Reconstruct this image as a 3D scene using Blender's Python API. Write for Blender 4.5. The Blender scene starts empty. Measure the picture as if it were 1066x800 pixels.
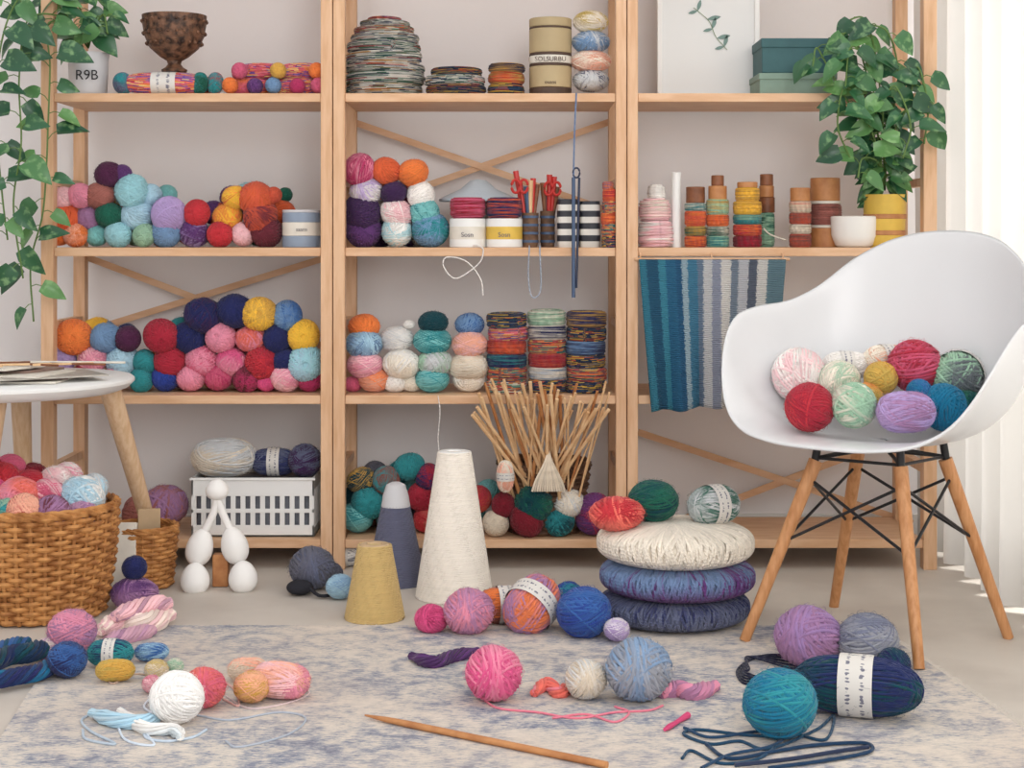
import bpy, math, random
import numpy as np
from mathutils import Vector, Matrix, Euler
random.seed(7); rng=np.random.default_rng(7)
F=1660.0; H=0.81; HY=245.0
scene=bpy.context.scene
scene.view_settings.view_transform='Standard'
def lin(c):
    return tuple(((v/255)/12.92 if v/255<=0.04045 else ((v/255+0.055)/1.055)**2.4) for v in c)
def W(px,py,d): return Vector(((px-533)*d/F,d,H-(py-HY)*d/F))
def FP(px,py,z=0.0):
    d=F*(H-z)/(py-HY); return Vector(((px-533)*d/F,d,z))
# ------------------------------------------------------------ materials
def newmat(name):
    m=bpy.data.materials.new(name); m.use_nodes=True
    nt=m.node_tree; return m,nt,nt.nodes['Principled BSDF']
def mat(name,col,rough=0.6,noise=0.0,nscale=30,bump=0.0,bscale=60,metal=0,stretch=(1,1,1),col2=None,spec=0.4):
    m,nt,b=newmat(name); N=nt.nodes; L=nt.links
    b.inputs['Roughness'].default_value=rough; b.inputs['Metallic'].default_value=metal
    b.inputs['Specular IOR Level'].default_value=spec
    c=lin(col); b.inputs['Base Color'].default_value=(*c,1)
    tc=N.new('ShaderNodeTexCoord'); mp=N.new('ShaderNodeMapping'); mp.inputs['Scale'].default_value=stretch
    L.new(tc.outputs['Object'],mp.inputs['Vector'])
    if noise>0 or col2:
        n=N.new('ShaderNodeTexNoise'); n.inputs['Scale'].default_value=nscale; n.inputs['Detail'].default_value=5
        L.new(mp.outputs[0],n.inputs['Vector'])
        r=N.new('ShaderNodeValToRGB')
        c2=lin(col2) if col2 else tuple(x*(1-noise) for x in c)
        r.color_ramp.elements[0].position=0.35; r.color_ramp.elements[0].color=(*c2,1)
        r.color_ramp.elements[1].position=0.62; r.color_ramp.elements[1].color=(*c,1)
        L.new(n.outputs['Fac'],r.inputs[0]); L.new(r.outputs[0],b.inputs['Base Color'])
    if bump>0:
        n2=N.new('ShaderNodeTexNoise'); n2.inputs['Scale'].default_value=bscale; n2.inputs['Detail'].default_value=4
        L.new(mp.outputs[0],n2.inputs['Vector'])
        bp=N.new('ShaderNodeBump'); bp.inputs['Strength'].default_value=bump; bp.inputs['Distance'].default_value=0.004
        L.new(n2.outputs['Fac'],bp.inputs['Height']); L.new(bp.outputs[0],b.inputs['Normal'])
    return m
def yarn_material(name,ragcols=None):
    m,nt,b=newmat(name); N=nt.nodes; L=nt.links
    b.inputs['Roughness'].default_value=0.95; b.inputs['Specular IOR Level'].default_value=0.06
    b.inputs['Sheen Weight'].default_value=0.15; b.inputs['Sheen Roughness'].default_value=0.5
    sr=N.new('ShaderNodeAttribute'); sr.attribute_name='srand'
    su=N.new('ShaderNodeAttribute'); su.attribute_name='su'
    sv=N.new('ShaderNodeAttribute'); sv.attribute_name='sv'
    oi=N.new('ShaderNodeObjectInfo')
    if ragcols:
        cx=N.new('ShaderNodeCombineXYZ')
        m1=N.new('ShaderNodeMath'); m1.operation='MULTIPLY'; m1.inputs[1].default_value=0.012
        L.new(su.outputs['Fac'],m1.inputs[0]); L.new(m1.outputs[0],cx.inputs[0])
        m2=N.new('ShaderNodeMath'); m2.operation='MULTIPLY'; m2.inputs[1].default_value=37.0
        L.new(sr.outputs['Fac'],m2.inputs[0]); L.new(m2.outputs[0],cx.inputs[1])
        m3=N.new('ShaderNodeMath'); m3.operation='MULTIPLY'; m3.inputs[1].default_value=20.0
        L.new(oi.outputs['Random'],m3.inputs[0]); L.new(m3.outputs[0],cx.inputs[2])
        n=N.new('ShaderNodeTexNoise'); n.inputs['Scale'].default_value=1.6; n.inputs['Detail'].default_value=1
        L.new(cx.outputs[0],n.inputs['Vector'])
        r=N.new('ShaderNodeValToRGB'); r.color_ramp.interpolation='CONSTANT'
        k=len(ragcols); els=r.color_ramp.elements
        while len(els)<k: els.new(0.5)
        for i,c in enumerate(ragcols):
            els[i].position=0 if i==0 else 0.28+0.46*i/k; els[i].color=(*lin(c),1)
        L.new(n.outputs['Fac'],r.inputs[0]); base=r.outputs[0]
    else:
        c2=N.new('ShaderNodeAttribute'); c2.attribute_type='OBJECT'; c2.attribute_name='col2'
        mf=N.new('ShaderNodeAttribute'); mf.attribute_type='OBJECT'; mf.attribute_name='mixf'
        tc=N.new('ShaderNodeTexCoord'); n=N.new('ShaderNodeTexNoise'); n.inputs['Scale'].default_value=0.55; n.inputs['Detail'].default_value=0
        ad=N.new('ShaderNodeVectorMath'); ad.operation='ADD'
        L.new(tc.outputs['Object'],ad.inputs[0])
        s3=N.new('ShaderNodeCombineXYZ'); mm=N.new('ShaderNodeMath'); mm.operation='MULTIPLY'; mm.inputs[1].default_value=3.5
        L.new(sr.outputs['Fac'],mm.inputs[0]); L.new(mm.outputs[0],s3.inputs[0])
        m9=N.new('ShaderNodeMath'); m9.operation='MULTIPLY'; m9.inputs[1].default_value=9.0; L.new(oi.outputs['Random'],m9.inputs[0]); L.new(m9.outputs[0],s3.inputs[1])
        L.new(s3.outputs[0],ad.inputs[1]); L.new(ad.outputs[0],n.inputs['Vector'])
        r=N.new('ShaderNodeValToRGB'); r.color_ramp.elements[0].position=0.42; r.color_ramp.elements[1].position=0.62
        L.new(n.outputs['Fac'],r.inputs[0])
        mu=N.new('ShaderNodeMath'); mu.operation='MULTIPLY'; L.new(r.outputs[0],mu.inputs[0]); L.new(mf.outputs['Fac'],mu.inputs[1])
        mx=N.new('ShaderNodeMix'); mx.data_type='RGBA'
        L.new(mu.outputs[0],mx.inputs['Factor']); L.new(oi.outputs['Color'],mx.inputs[6]); L.new(c2.outputs['Color'],mx.inputs[7])
        base=mx.outputs[2]
    hs=N.new('ShaderNodeHueSaturation'); hs.inputs['Saturation'].default_value=.96
    mr=N.new('ShaderNodeMapRange'); mr.inputs['To Min'].default_value=0.84; mr.inputs['To Max'].default_value=1.18
    L.new(sr.outputs['Fac'],mr.inputs['Value']); L.new(mr.outputs[0],hs.inputs['Value']); L.new(base,hs.inputs['Color'])
    L.new(hs.outputs[0],b.inputs['Base Color'])
    a=N.new('ShaderNodeMath'); a.operation='MULTIPLY_ADD'; a.inputs[1].default_value=0.8
    L.new(su.outputs['Fac'],a.inputs[0]); L.new(sv.outputs['Fac'],a.inputs[2])
    s=N.new('ShaderNodeMath'); s.operation='SINE'; L.new(a.outputs[0],s.inputs[0])
    bp=N.new('ShaderNodeBump'); bp.inputs['Strength'].default_value=0.55; bp.inputs['Distance'].default_value=0.0009
    L.new(s.outputs[0],bp.inputs['Height']); L.new(bp.outputs[0],b.inputs['Normal'])
    return m
YARN=yarn_material('yarn')
RAGW=yarn_material('rag_yarn_white',[(190,60,50),(235,230,222),(225,220,210),(70,120,95),(240,236,230),(60,70,110),(230,225,215),(205,150,60)])
RAGM=yarn_material('rag_yarn_multi',[(40,45,75),(190,60,50),(60,130,130),(220,120,60),(190,70,70),(210,170,90),(40,110,120),(170,60,90)])
RAGN=yarn_material('rag_yarn_navy',[(35,45,75),(50,80,120),(40,45,70),(205,165,60),(40,50,80),(190,85,50),(30,60,80),(60,110,120)])
RAGP=yarn_material('rag_yarn_pink',[(190,60,90),(225,130,140),(110,80,160),(220,120,60),(215,90,110),(230,190,120),(180,40,70),(70,90,150)])
RAGG=yarn_material('rag_yarn_green',[(60,125,90),(225,220,200),(110,170,140),(190,60,60),(220,215,200),(220,130,60),(60,80,110),(200,60,70)])
WOOD=mat('shelf_wood',(224,184,148),0.5,nscale=9,stretch=(1,6,6),col2=(210,165,126))
WOODV=mat('post_wood',(224,184,148),0.5,nscale=9,stretch=(8,8,1),col2=(210,165,126))
LEGW=mat('leg_wood',(206,150,102),0.45,nscale=20,stretch=(6,6,1),col2=(184,126,78))
TLEG=mat('table_leg_wood',(224,194,160),0.5,nscale=20,stretch=(6,6,1),col2=(210,174,136))
STICK=mat('stick_wood',(232,196,152),0.55,nscale=30,col2=(214,170,124))
DARKW=mat('dark_wood',(140,88,58),0.5,nscale=30,col2=(105,62,40))
CARAM=mat('caramel_wood',(196,138,88),0.5,nscale=30,col2=(172,112,68))
WICK=mat('wicker',(204,146,86),0.6,nscale=40,col2=(152,97,50),bump=0.4,bscale=200)
WICKD=mat('wicker_dark',(120,90,68),0.7,nscale=40,col2=(80,58,46))
WHITEP=mat('white_plastic',(221,222,224),0.3)
WHITE=mat('white_paint',(236,236,234),0.5)
CERAM=mat('ceramic',(238,235,230),0.25)
BLACK=mat('black_metal',(28,28,32),0.4)
PAPER=mat('paper',(228,222,210),0.8,noise=0.08)
KRAFT=mat('kraft_card',(198,170,135),0.8,noise=0.12)
RED=mat('red_paint',(190,50,45),0.4); BLUEP=mat('blue_paint',(70,90,120),0.4); NAVYP=mat('navy_paint',(40,50,75),0.4)
LGREY=mat('light_grey',(205,205,208),0.6); YEL=mat('yellow_glaze',(225,188,84),0.5,noise=0.1)
TEALB=mat('teal_box',(58,98,102),0.6,noise=0.1); SAGEB=mat('sage_box',(128,152,138),0.6,noise=0.1)
BLUGREY=mat('blue_grey_tin',(140,155,175),0.5); PALEBL=mat('pale_blue_cloth',(205,218,228),0.8,bump=0.3,bscale=120)
SOIL=mat('soil',(70,50,38),0.95,bump=0.6,bscale=100)
INK=mat('faded_ink',(110,105,115),0.7)
def label_mat():
    m,nt,b=newmat('printed_label'); N=nt.nodes; L=nt.links
    tc=N.new('ShaderNodeTexCoord'); mp=N.new('ShaderNodeMapping'); mp.inputs['Scale'].default_value=(3,9,9)
    n=N.new('ShaderNodeTexNoise'); n.inputs['Scale'].default_value=1.5; n.inputs['Detail'].default_value=0
    wv=N.new('ShaderNodeTexWave'); wv.inputs['Scale'].default_value=.9; wv.bands_direction='X'
    L.new(tc.outputs['Object'],mp.inputs[0]); L.new(mp.outputs[0],n.inputs['Vector']); L.new(tc.outputs['Object'],wv.inputs['Vector'])
    mu=N.new('ShaderNodeMath'); mu.operation='MULTIPLY'; L.new(n.outputs['Fac'],mu.inputs[0]); L.new(wv.outputs['Fac'],mu.inputs[1])
    r=N.new('ShaderNodeValToRGB'); r.color_ramp.interpolation='CONSTANT'
    r.color_ramp.elements[0].color=(*lin((218,214,208)),1); r.color_ramp.elements[1].position=0.52; r.color_ramp.elements[1].color=(*lin((115,115,130)),1)
    L.new(mu.outputs[0],r.inputs[0]); L.new(r.outputs[0],b.inputs['Base Color']); b.inputs['Roughness'].default_value=0.6
    return m
LABEL=label_mat()
# ------------------------------------------------------------ mesh accumulator
def link(ob):
    scene.collection.objects.link(ob); return ob
class Acc:
    def __init__(s): s.v=[];s.f=[];s.m=[];s.n=0;s.sr=[];s.su=[];s.sv=[]
    def add(s,v,f,m=0,sr=0.5,su=None,sv=None):
        v=np.asarray(v,float); k=len(v)
        s.v.append(v); s.f+= [tuple(int(i)+s.n for i in q) for q in f]; s.m+=[m]*len(f); s.n+=k
        s.sr.append(np.full(k,sr) if np.isscalar(sr) else sr)
        s.su.append(np.zeros(k) if su is None else su); s.sv.append(np.zeros(k) if sv is None else sv)
    def tube(s,p,r,sides=5,closed=False,ref=None,m=0,sr=None):
        p=np.asarray(p,float); n=len(p)
        if closed: t=np.roll(p,-1,0)-np.roll(p,1,0)
        else: t=np.gradient(p,axis=0)
        t/=np.linalg.norm(t,axis=1)[:,None]+1e-12
        if ref is None:
            a=np.array([0,0,1.]) if abs(t[:,2]).mean()<0.8 else np.array([1.,0.13,0])
            ref=np.tile(a,(n,1))
        nn=ref-(ref*t).sum(1)[:,None]*t; nn/=np.linalg.norm(nn,axis=1)[:,None]+1e-9
        b=np.cross(t,nn); r=np.broadcast_to(np.asarray(r,float),(n,))
        ang=math.pi+2*math.pi*(np.arange(sides)+0.5)/sides
        v=p[:,None,:]+r[:,None,None]*(np.cos(ang)[None,:,None]*nn[:,None,:]+np.sin(ang)[None,:,None]*b[:,None,:])
        seg=np.linalg.norm(np.diff(p,axis=0),axis=1); L=np.concatenate([[0],np.cumsum(seg)])/max(r.mean(),1e-6)
        fs=[]
        for i in range(n if closed else n-1):
            j=(i+1)%n
            for k in range(sides):
                l=(k+1)%sides; fs.append((i*sides+k,i*sides+l,j*sides+l,j*sides+k))
        if not closed:
            fs.append(tuple(range(sides))[::-1]); fs.append(tuple((n-1)*sides+k for k in range(sides)))
        s.add(v.reshape(-1,3),fs,m,random.random() if sr is None else sr,np.repeat(L,sides),np.tile(ang,n))
    def lathe(s,prof,c=(0,0,0),segs=40,m=0,sr=0.5):
        a=2*math.pi*np.arange(segs)/segs; P=np.array(prof,float); n=len(P)
        v=np.stack([np.outer(P[:,0],np.cos(a))+c[0],np.outer(P[:,0],np.sin(a))+c[1],np.repeat(P[:,1][:,None],segs,1)+c[2]],-1).reshape(-1,3)
        fs=[(i*segs+k,i*segs+(k+1)%segs,(i+1)*segs+(k+1)%segs,(i+1)*segs+k) for i in range(n-1) for k in range(segs)]
        s.add(v,fs,m,sr)
    def cyl(s,c,r,h,m=0,segs=32,r2=None):
        r2=r if r2 is None else r2; e=min(0.0015,h*.2,r*.2)
        s.lathe([(0.0001,0),(r-e,0),(r,e),(r2,h-e),(r2-e,h),(0.0001,h)],c,segs,m)
    def box(s,a,b,m=0):
        x0,y0,z0=a;x1,y1,z1=b
        v=[(x0,y0,z0),(x1,y0,z0),(x1,y1,z0),(x0,y1,z0),(x0,y0,z1),(x1,y0,z1),(x1,y1,z1),(x0,y1,z1)]
        s.add(v,[(0,3,2,1),(4,5,6,7),(0,1,5,4),(1,2,6,5),(2,3,7,6),(3,0,4,7)],m)
    def obox(s,c,sz,R,m=0):
        c=np.array(c);R=np.array(R.to_3x3()) if hasattr(R,'to_3x3') else np.array(R)
        v=[]
        for z in (-1,1):
            for x,y in ((-1,-1),(1,-1),(1,1),(-1,1)): v.append(c+R@(np.array([x,y,z])*np.array(sz)/2))
        s.add(v,[(0,3,2,1),(4,5,6,7),(0,1,5,4),(1,2,6,5),(2,3,7,6),(3,0,4,7)],m)
    def sphere(s,c,r,m=0,nu=20,nv=12,sc=(1,1,1)):
        prof=[(max(1e-4,math.sin(math.pi*i/nv))*r,-math.cos(math.pi*i/nv)*r*sc[2]) for i in range(nv+1)]
        s.lathe(prof,c,nu,m)
    def mesh(s,name,mats,smooth=True,origin=(0,0,0)):
        me=bpy.data.meshes.new(name); V=np.concatenate(s.v)-np.array(origin)
        me.from_pydata(V.tolist(),[],s.f)
        for mm in mats: me.materials.append(mm)
        me.polygons.foreach_set('material_index',s.m)
        me.polygons.foreach_set('use_smooth',[smooth]*len(me.polygons))
        for nm,d in (('srand',s.sr),('su',s.su),('sv',s.sv)):
            at=me.attributes.new(nm,'FLOAT','POINT'); at.data.foreach_set('value',np.concatenate(d).astype(np.float32))
        me.update(); return me
    def obj(s,name,mats,parent=None,smooth=True,bevel=0,auto=True,origin=None):
        if origin is None: 
            if parent is not None: origin=tuple(parent.location)
            else:
                V=np.concatenate(s.v); origin=tuple((V.min(0)+V.max(0))/2*np.array([1,1,0])+np.array([0,0,V[:,2].min()]))
        me=s.mesh(name,mats,smooth,origin); ob=link(bpy.data.objects.new(name,me))
        if parent is not None: ob.parent=parent
        else: ob.location=origin
        if bevel:
            b=ob.modifiers.new('bevel','BEVEL'); b.width=bevel; b.segments=2; b.limit_method='ANGLE'; b.angle_limit=math.radians(40)
        if smooth and auto:
            try: me.set_sharp_from_angle(angle=math.radians(40))
            except Exception: pass
        ob['col2']=[0.5,0.5,0.5,1.0]; ob['mixf']=0.0
        return ob
def group(name,loc=(0,0,0)):
    e=link(bpy.data.objects.new(name,None)); e.location=loc; e.empty_display_size=0.05; return e
# ------------------------------------------------------------ yarn templates
def basis(a):
    a=a/np.linalg.norm(a); u=np.cross(a,[0.3,0.5,0.81] if abs(a[2])<0.9 else [1,0,0]); u/=np.linalg.norm(u); return a,u,np.cross(a,u)
def sup(p,n):
    rho=np.linalg.norm(p[:,:2],axis=1); z=np.abs(p[:,2]); R=np.linalg.norm(p,axis=1)
    q=((rho/R)**n+(z/R)**n)**(-1/n); return p*q[:,None]
def fuzz(A,n,ln,post=None):
    # stray fibres standing off the wound surface
    for i in range(n):
        a=rng.normal(size=3); a/=np.linalg.norm(a); t=np.cross(a,rng.normal(size=3)); t/=np.linalg.norm(t)
        l=ln*rng.uniform(.5,1.3); h=rng.uniform(.2,.6)
        p=np.array([a*.96,a*(1+.25*l)+t*l*.4,a*(1+h*l)+t*l*.9,a*(1+h*l*.8)+t*l*1.3+rng.normal(size=3)*.01])
        if post is not None: p=post(p)
        A.tube(p,[.0055,.0045,.004,.002],3,sr=.9)
def ball_mesh(name,sr,nb,per,axfn=None,segs=46,post=None):
    A=Acc(); A.sphere((0,0,0),0.86,m=0); 
    A.sr[0][:]=0
    if post is not None: A.v[0]=post(A.v[0])
    for i in range(nb):
        ax=rng.normal(size=3) if axfn is None else axfn(i)
        a,u,w=basis(ax); Rl=0.87+0.13*(i+1)/nb-sr; off0=rng.uniform(-.35,.35) if axfn is None else rng.uniform(-.1,.1)
        rb=random.random()
        for j in range(per):
            off=off0+(j-(per-1)/2)*sr*2.2+rng.normal()*sr*.22
            if abs(off)>.9*Rl: continue
            ph=np.linspace(0,2*math.pi,segs,endpoint=False)
            o=off+sr*.5*np.sin(ph*2+rng.uniform(0,6)); rr=np.sqrt(Rl*Rl-o*o)+rng.uniform(-.2,.5)*sr
            p=o[:,None]*a+rr[:,None]*(np.cos(ph)[:,None]*u+np.sin(ph)[:,None]*w)
            if post is not None: p=post(p)
            A.tube(p,sr*rng.uniform(.88,1.08),6,True,ref=p,sr=0.6*rb+0.4*random.random())
    fuzz(A,260,.13,post)
    return A.mesh(name,[YARN])
B1=ball_mesh('ball_a',0.052,24,7); B2=ball_mesh('ball_b',0.078,20,5); B3=ball_mesh('ball_c',0.064,26,5)
def skpost(p):
    q=p.copy(); x=q[:,0]
    rad=np.sqrt(np.maximum(1e-6,1-np.clip(np.abs(x),0,.999)**2)); tgt=(np.maximum(1e-6,1-np.abs(np.clip(x,-.999,.999))**3))**.5
    q[:,1:]*=(tgt/rad)[:,None]*0.95; q[:,0]*=1.65; return q
def skax(i):
    t=rng.uniform(0,2*math.pi); return np.array([rng.choice([-1,1])*rng.uniform(.12,.42),math.cos(t),math.sin(t)])
SK=ball_mesh('skein_mesh',0.055,28,6,skax,post=skpost)
def roset(name,sr,tilt,off,n,nexp,layers=3,zs=1.0,core=.9):
    A=Acc(); po=lambda p:sup(p,nexp)*np.array([1,1,zs]); A.sphere((0,0,0),core); A.v[0]=po(A.v[0])
    for l in range(layers):
        for k in range(n):
            t=2*math.pi*k/n+rng.normal()*.02; th=math.radians(tilt+rng.normal()*2.0)*(1 if l%2 else -1)
            a=np.array([math.sin(th)*math.cos(t),math.sin(th)*math.sin(t),math.cos(th)]); a,u,w=basis(a)
            R=core+(1-core)*(l+1)/layers-sr; o=off+rng.normal()*.02; ph=np.linspace(0,2*math.pi,56,endpoint=False); rr=math.sqrt(R*R-o*o)
            p=o*a+rr*(np.cos(ph)[:,None]*u+np.sin(ph)[:,None]*w); p=po(p)
            A.tube(p,sr,5,True,ref=p,sr=0.5+0.5*math.sin(k*0.5)*random.random())
    return A.mesh(name,[YARN])
RO=roset('roset_ball',0.055,68,0.12,30,2.4)
POUF=roset('pouf_mesh',0.021,86,0.01,110,2.9,2,1.0,.96)
def cake(name,sr,n,nexp=4.0,amp=.05):
    A=Acc(); ph=np.linspace(0,2*math.pi,44,endpoint=False)
    A.lathe([(1e-4,-.9),(.6,-.9),(.9,-.6),(.95,0),(.9,.6),(.6,.9),(1e-4,.9)],segs=24)
    L=[]
    for s in np.linspace(-1,1,n): 
        z=s*0.94; L.append((max(.3,(1-abs(z)**nexp)**(1/nexp))-sr,z))
    for r in np.linspace(.12,.62,6): L.append((r,.9)); L.append((r,-.9))
    for l,(r,z) in enumerate(L):
        for k in range(2):
            zz=z+amp*np.sin(ph+rng.uniform(0,6.28))*(1 if abs(z)<.9 else .3)
            rr=r*(1+0.02*rng.normal())+0*ph
            p=np.stack([rr*np.cos(ph),rr*np.sin(ph),zz],-1); A.tube(p,sr,5,True,ref=p+np.array([0,0,1e-3]),sr=random.random())
    return A.mesh(name,[YARN])
CK=cake('cake_mesh',0.08,11); CKF=cake('cake_fine',0.055,18,6,.02)
def labmesh():
    A=Acc(); xs=np.linspace(-.42,.42,7); seg=28; a=2*math.pi*np.arange(seg)/seg
    v=[];
    for x in xs:
        r=0.985*math.sqrt(1-abs(x/1.65)**3)+.02
        v+=[(x,r*math.cos(t),r*math.sin(t)) for t in a]
    fs=[(i*seg+k,(i+1)*seg+k,(i+1)*seg+(k+1)%seg,i*seg+(k+1)%seg) for i in range(6) for k in range(seg)]
    A.add(v,fs); return A.mesh('label_mesh',[LABEL])
LB=labmesh()
def inst(me,loc,sc,col,name='yarn_ball',parent=None,rot=None,col2=None,mixf=1.0,m=None,lab=False):
    ob=link(bpy.data.objects.new(name,me)); 
    if rot is None: rot=(random.uniform(0,6),random.uniform(0,6),random.uniform(0,6))
    ob.rotation_euler=rot; ob.scale=(sc,sc,sc) if np.isscalar(sc) else sc
    loc=Vector(loc)
    if parent is not None: ob.parent=parent; loc=loc-parent.location
    ob.location=loc; ob.color=(*lin(col),1)
    ob['col2']=[float(x) for x in (*lin(col2 if col2 else col),1)]; ob['mixf']=float(mixf if col2 else 0)
    if m: ob.material_slots[0].link='OBJECT'; ob.material_slots[0].material=m
    if lab:
        l=link(bpy.data.objects.new('paper_label',LB)); l.parent=ob
    return ob
C=dict(white=(238,234,229),cream=(236,226,210),beige=(216,201,180),grey=(154,156,165),lgrey=(200,202,204),dgrey=(96,96,108),slate=(96,102,128),
 pink=(226,138,162),lpink=(238,188,194),hot=(218,74,132),rose=(205,86,120),mag=(180,44,96),peach=(236,170,144),salmon=(230,106,90),
 red=(194,38,50),crim=(170,30,54),dred=(126,26,42),maroon=(106,42,54),orange=(232,120,44),rust=(202,80,50),dorange=(218,92,42),
 yellow=(240,188,48),mustard=(214,164,66),gold=(196,168,82),green=(32,98,80),teal=(44,140,146),dteal=(20,68,78),lteal=(124,192,192),
 cyan=(152,204,214),lblue=(168,204,222),blue=(52,100,164),steel=(112,146,184),navy=(38,44,94),purple=(98,58,116),
 plum=(84,40,72),lav=(178,154,204),mauve=(164,120,160),dpurp=(66,42,82),brown=(138,82,72),browr=(168,102,92),sage=(154,192,164),tblue=(8,112,150),royal=(40,64,152),
 lpurp=(148,120,172),pure=(246,244,241))
# ------------------------------------------------------------ room
def wallmat(n,c): return mat(n,c,0.9,noise=0.03,nscale=3,bump=0.05,bscale=150)
WALL=wallmat('wall_paint',(241,238,238))
A=Acc(); A.box((-1.85,4.24,0),(1.3,4.34,2.7)); A.obj('wall_back',[WALL])
A=Acc(); A.box((-1.95,-1.0,0),(-1.85,4.34,2.7)); A.obj('wall_left',[WALL])
A=Acc(); x0,x1=1.26,1.36
A.box((x0,-1,0),(x1,4.24,.12)); A.box((x0,-1,2.35),(x1,4.24,2.7)); A.box((x0,4.1,.12),(x1,4.24,2.35)); A.box((x0,-1,.12),(x1,1.2,2.35)); A.obj('wall_right',[WALL])
A=Acc()
for y in (1.2,2.15,3.1,4.06): A.box((x0+.02,y,.12),(x0+.07,y+.04,2.35))
A.box((x0+.02,1.2,.12),(x0+.07,4.1,.16)); A.box((x0+.02,1.2,2.31),(x0+.07,4.1,2.35)); A.obj('window_1',[WHITE],smooth=False)
FLOOR=mat('floor_concrete',(210,202,192),0.55,nscale=4,col2=(195,186,176),bump=0.05,bscale=80)
A=Acc(); A.box((-1.95,-1,-.05),(1.36,4.34,0)); A.obj('floor',[FLOOR])
A=Acc(); A.box((-1.85,4.225,0),(1.26,4.24,.07)); A.obj('baseboard_back',[WHITE],bevel=.002)
# curtain
m,nt,b=newmat('sheer_curtain'); N=nt.nodes; L=nt.links
b.inputs['Base Color'].default_value=(0.72,0.70,0.675,1); b.inputs['Roughness'].default_value=.9
tr=N.new('ShaderNodeBsdfTranslucent'); tr.inputs[0].default_value=(.50,.485,.46,1); ms=N.new('ShaderNodeMixShader'); ms.inputs[0].default_value=.34
L.new(b.outputs[0],ms.inputs[1]); L.new(tr.outputs[0],ms.inputs[2]); L.new(ms.outputs[0],N['Material Output'].inputs['Surface'])
A=Acc(); ny,nz=300,24; v=[]
for j in range(nz):
    z=0.012+2.45*j/(nz-1)
    for i in range(ny):
        y=4.215-2.5*i/(ny-1)
        fl=1+0.5*(1-z/2.45)
        x=1.108+0.032*fl*math.sin(y*40+0.8*math.sin(y*7)+.3*math.sin(z*2))+0.015*math.sin(y*87+z)
        v.append((x,y,z))
A.add(v,[(j*ny+i,j*ny+i+1,(j+1)*ny+i+1,(j+1)*ny+i) for j in range(nz-1) for i in range(ny-1)])
cu=A.obj('sheer_curtain',[m],auto=False)
# rug
m,nt,b=newmat('distressed_rug'); N=nt.nodes; L=nt.links; b.inputs['Roughness'].default_value=.95
tc=N.new('ShaderNodeTexCoord')
def nz_(scale,st,detail=6,rough=.6):
    mp=N.new('ShaderNodeMapping'); mp.inputs['Scale'].default_value=st; L.new(tc.outputs['Object'],mp.inputs[0])
    n=N.new('ShaderNodeTexNoise'); n.inputs['Scale'].default_value=scale; n.inputs['Detail'].default_value=detail; n.inputs['Roughness'].default_value=rough; L.new(mp.outputs[0],n.inputs['Vector']); return n
n1=nz_(4.2,(1,1.3,1),10,.80); n2=nz_(75,(1,3.5,1),3,.75); n3=nz_(1.7,(1,1,1),3)
ad=N.new('ShaderNodeMath'); ad.operation='MULTIPLY_ADD'; ad.inputs[1].default_value=.62; L.new(n2.outputs['Fac'],ad.inputs[0]); L.new(n1.outputs['Fac'],ad.inputs[2])
vo=N.new('ShaderNodeTexVoronoi'); vo.inputs['Scale'].default_value=5.5; vo.inputs['Randomness'].default_value=.25; L.new(tc.outputs['Object'],vo.inputs['Vector'])
vs=N.new('ShaderNodeMath'); vs.operation='MULTIPLY'; vs.inputs[1].default_value=26; L.new(vo.outputs['Distance'],vs.inputs[0])
vi=N.new('ShaderNodeMath'); vi.operation='SINE'; L.new(vs.outputs[0],vi.inputs[0])
ad2=N.new('ShaderNodeMath'); ad2.operation='MULTIPLY_ADD'; ad2.inputs[1].default_value=.035; L.new(vi.outputs[0],ad2.inputs[0]); L.new(ad.outputs[0],ad2.inputs[2])
r=N.new('ShaderNodeValToRGB'); e=r.color_ramp.elements
e[0].position=.64; e[0].color=(*lin((104,112,136)),1); e[1].position=1.0; e[1].color=(*lin((232,221,208)),1)
x=e.new(.75); x.color=(*lin((160,163,174)),1); x=e.new(.83); x.color=(*lin((208,200,191)),1)
L.new(ad2.outputs[0],r.inputs[0])
mx=N.new('ShaderNodeMix'); mx.data_type='RGBA'; r2=N.new('ShaderNodeValToRGB'); r2.color_ramp.elements[0].position=.42; r2.color_ramp.elements[1].position=.66
r2.color_ramp.elements[1].color=(.42,.42,.42,1)
L.new(n3.outputs['Fac'],r2.inputs[0]); L.new(r2.outputs[0],mx.inputs['Factor']); L.new(r.outputs[0],mx.inputs[6]); mx.inputs[7].default_value=(*lin((214,197,183)),1)
L.new(mx.outputs[2],b.inputs['Base Color'])
bp=N.new('ShaderNodeBump'); bp.inputs['Strength'].default_value=.9; bp.inputs['Distance'].default_value=.003; L.new(n2.outputs['Fac'],bp.inputs['Height']); L.new(bp.outputs[0],b.inputs['Normal'])
RZ=0.005
g=group('area_rug',(-.0,2.6,0)); A=Acc(); P=[(-.91,3.29),(.745,3.29),(.93,1.9),(-.74,1.9)]
A.add([(x,y,.0005) for x,y in P]+[(x,y,RZ) for x,y in P],[(0,1,2,3),(7,6,5,4),(0,4,5,1),(1,5,6,2),(2,6,7,3),(3,7,4,0)])
rug=A.obj('rug_field',[m],parent=g,smooth=False)
A=Acc()
for (ax_,ay_),(bx_,by_),(ox,oy) in (((-.91,3.29),(.745,3.29),(0,.012)),((.745,3.29),(.93,1.9),(.012,0))):
    for i in range(170):
        t=(i+random.random()*.6)/170; x_=ax_+(bx_-ax_)*t; y_=ay_+(by_-ay_)*t
        A.tube([(x_,y_,.004),(x_+ox*.6+random.uniform(-.003,.003),y_+oy*.6,.003),(x_+ox*random.uniform(.9,1.5),y_+oy*random.uniform(.9,1.5)+random.uniform(-.003,.003),.0015)],.0013,4)
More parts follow.
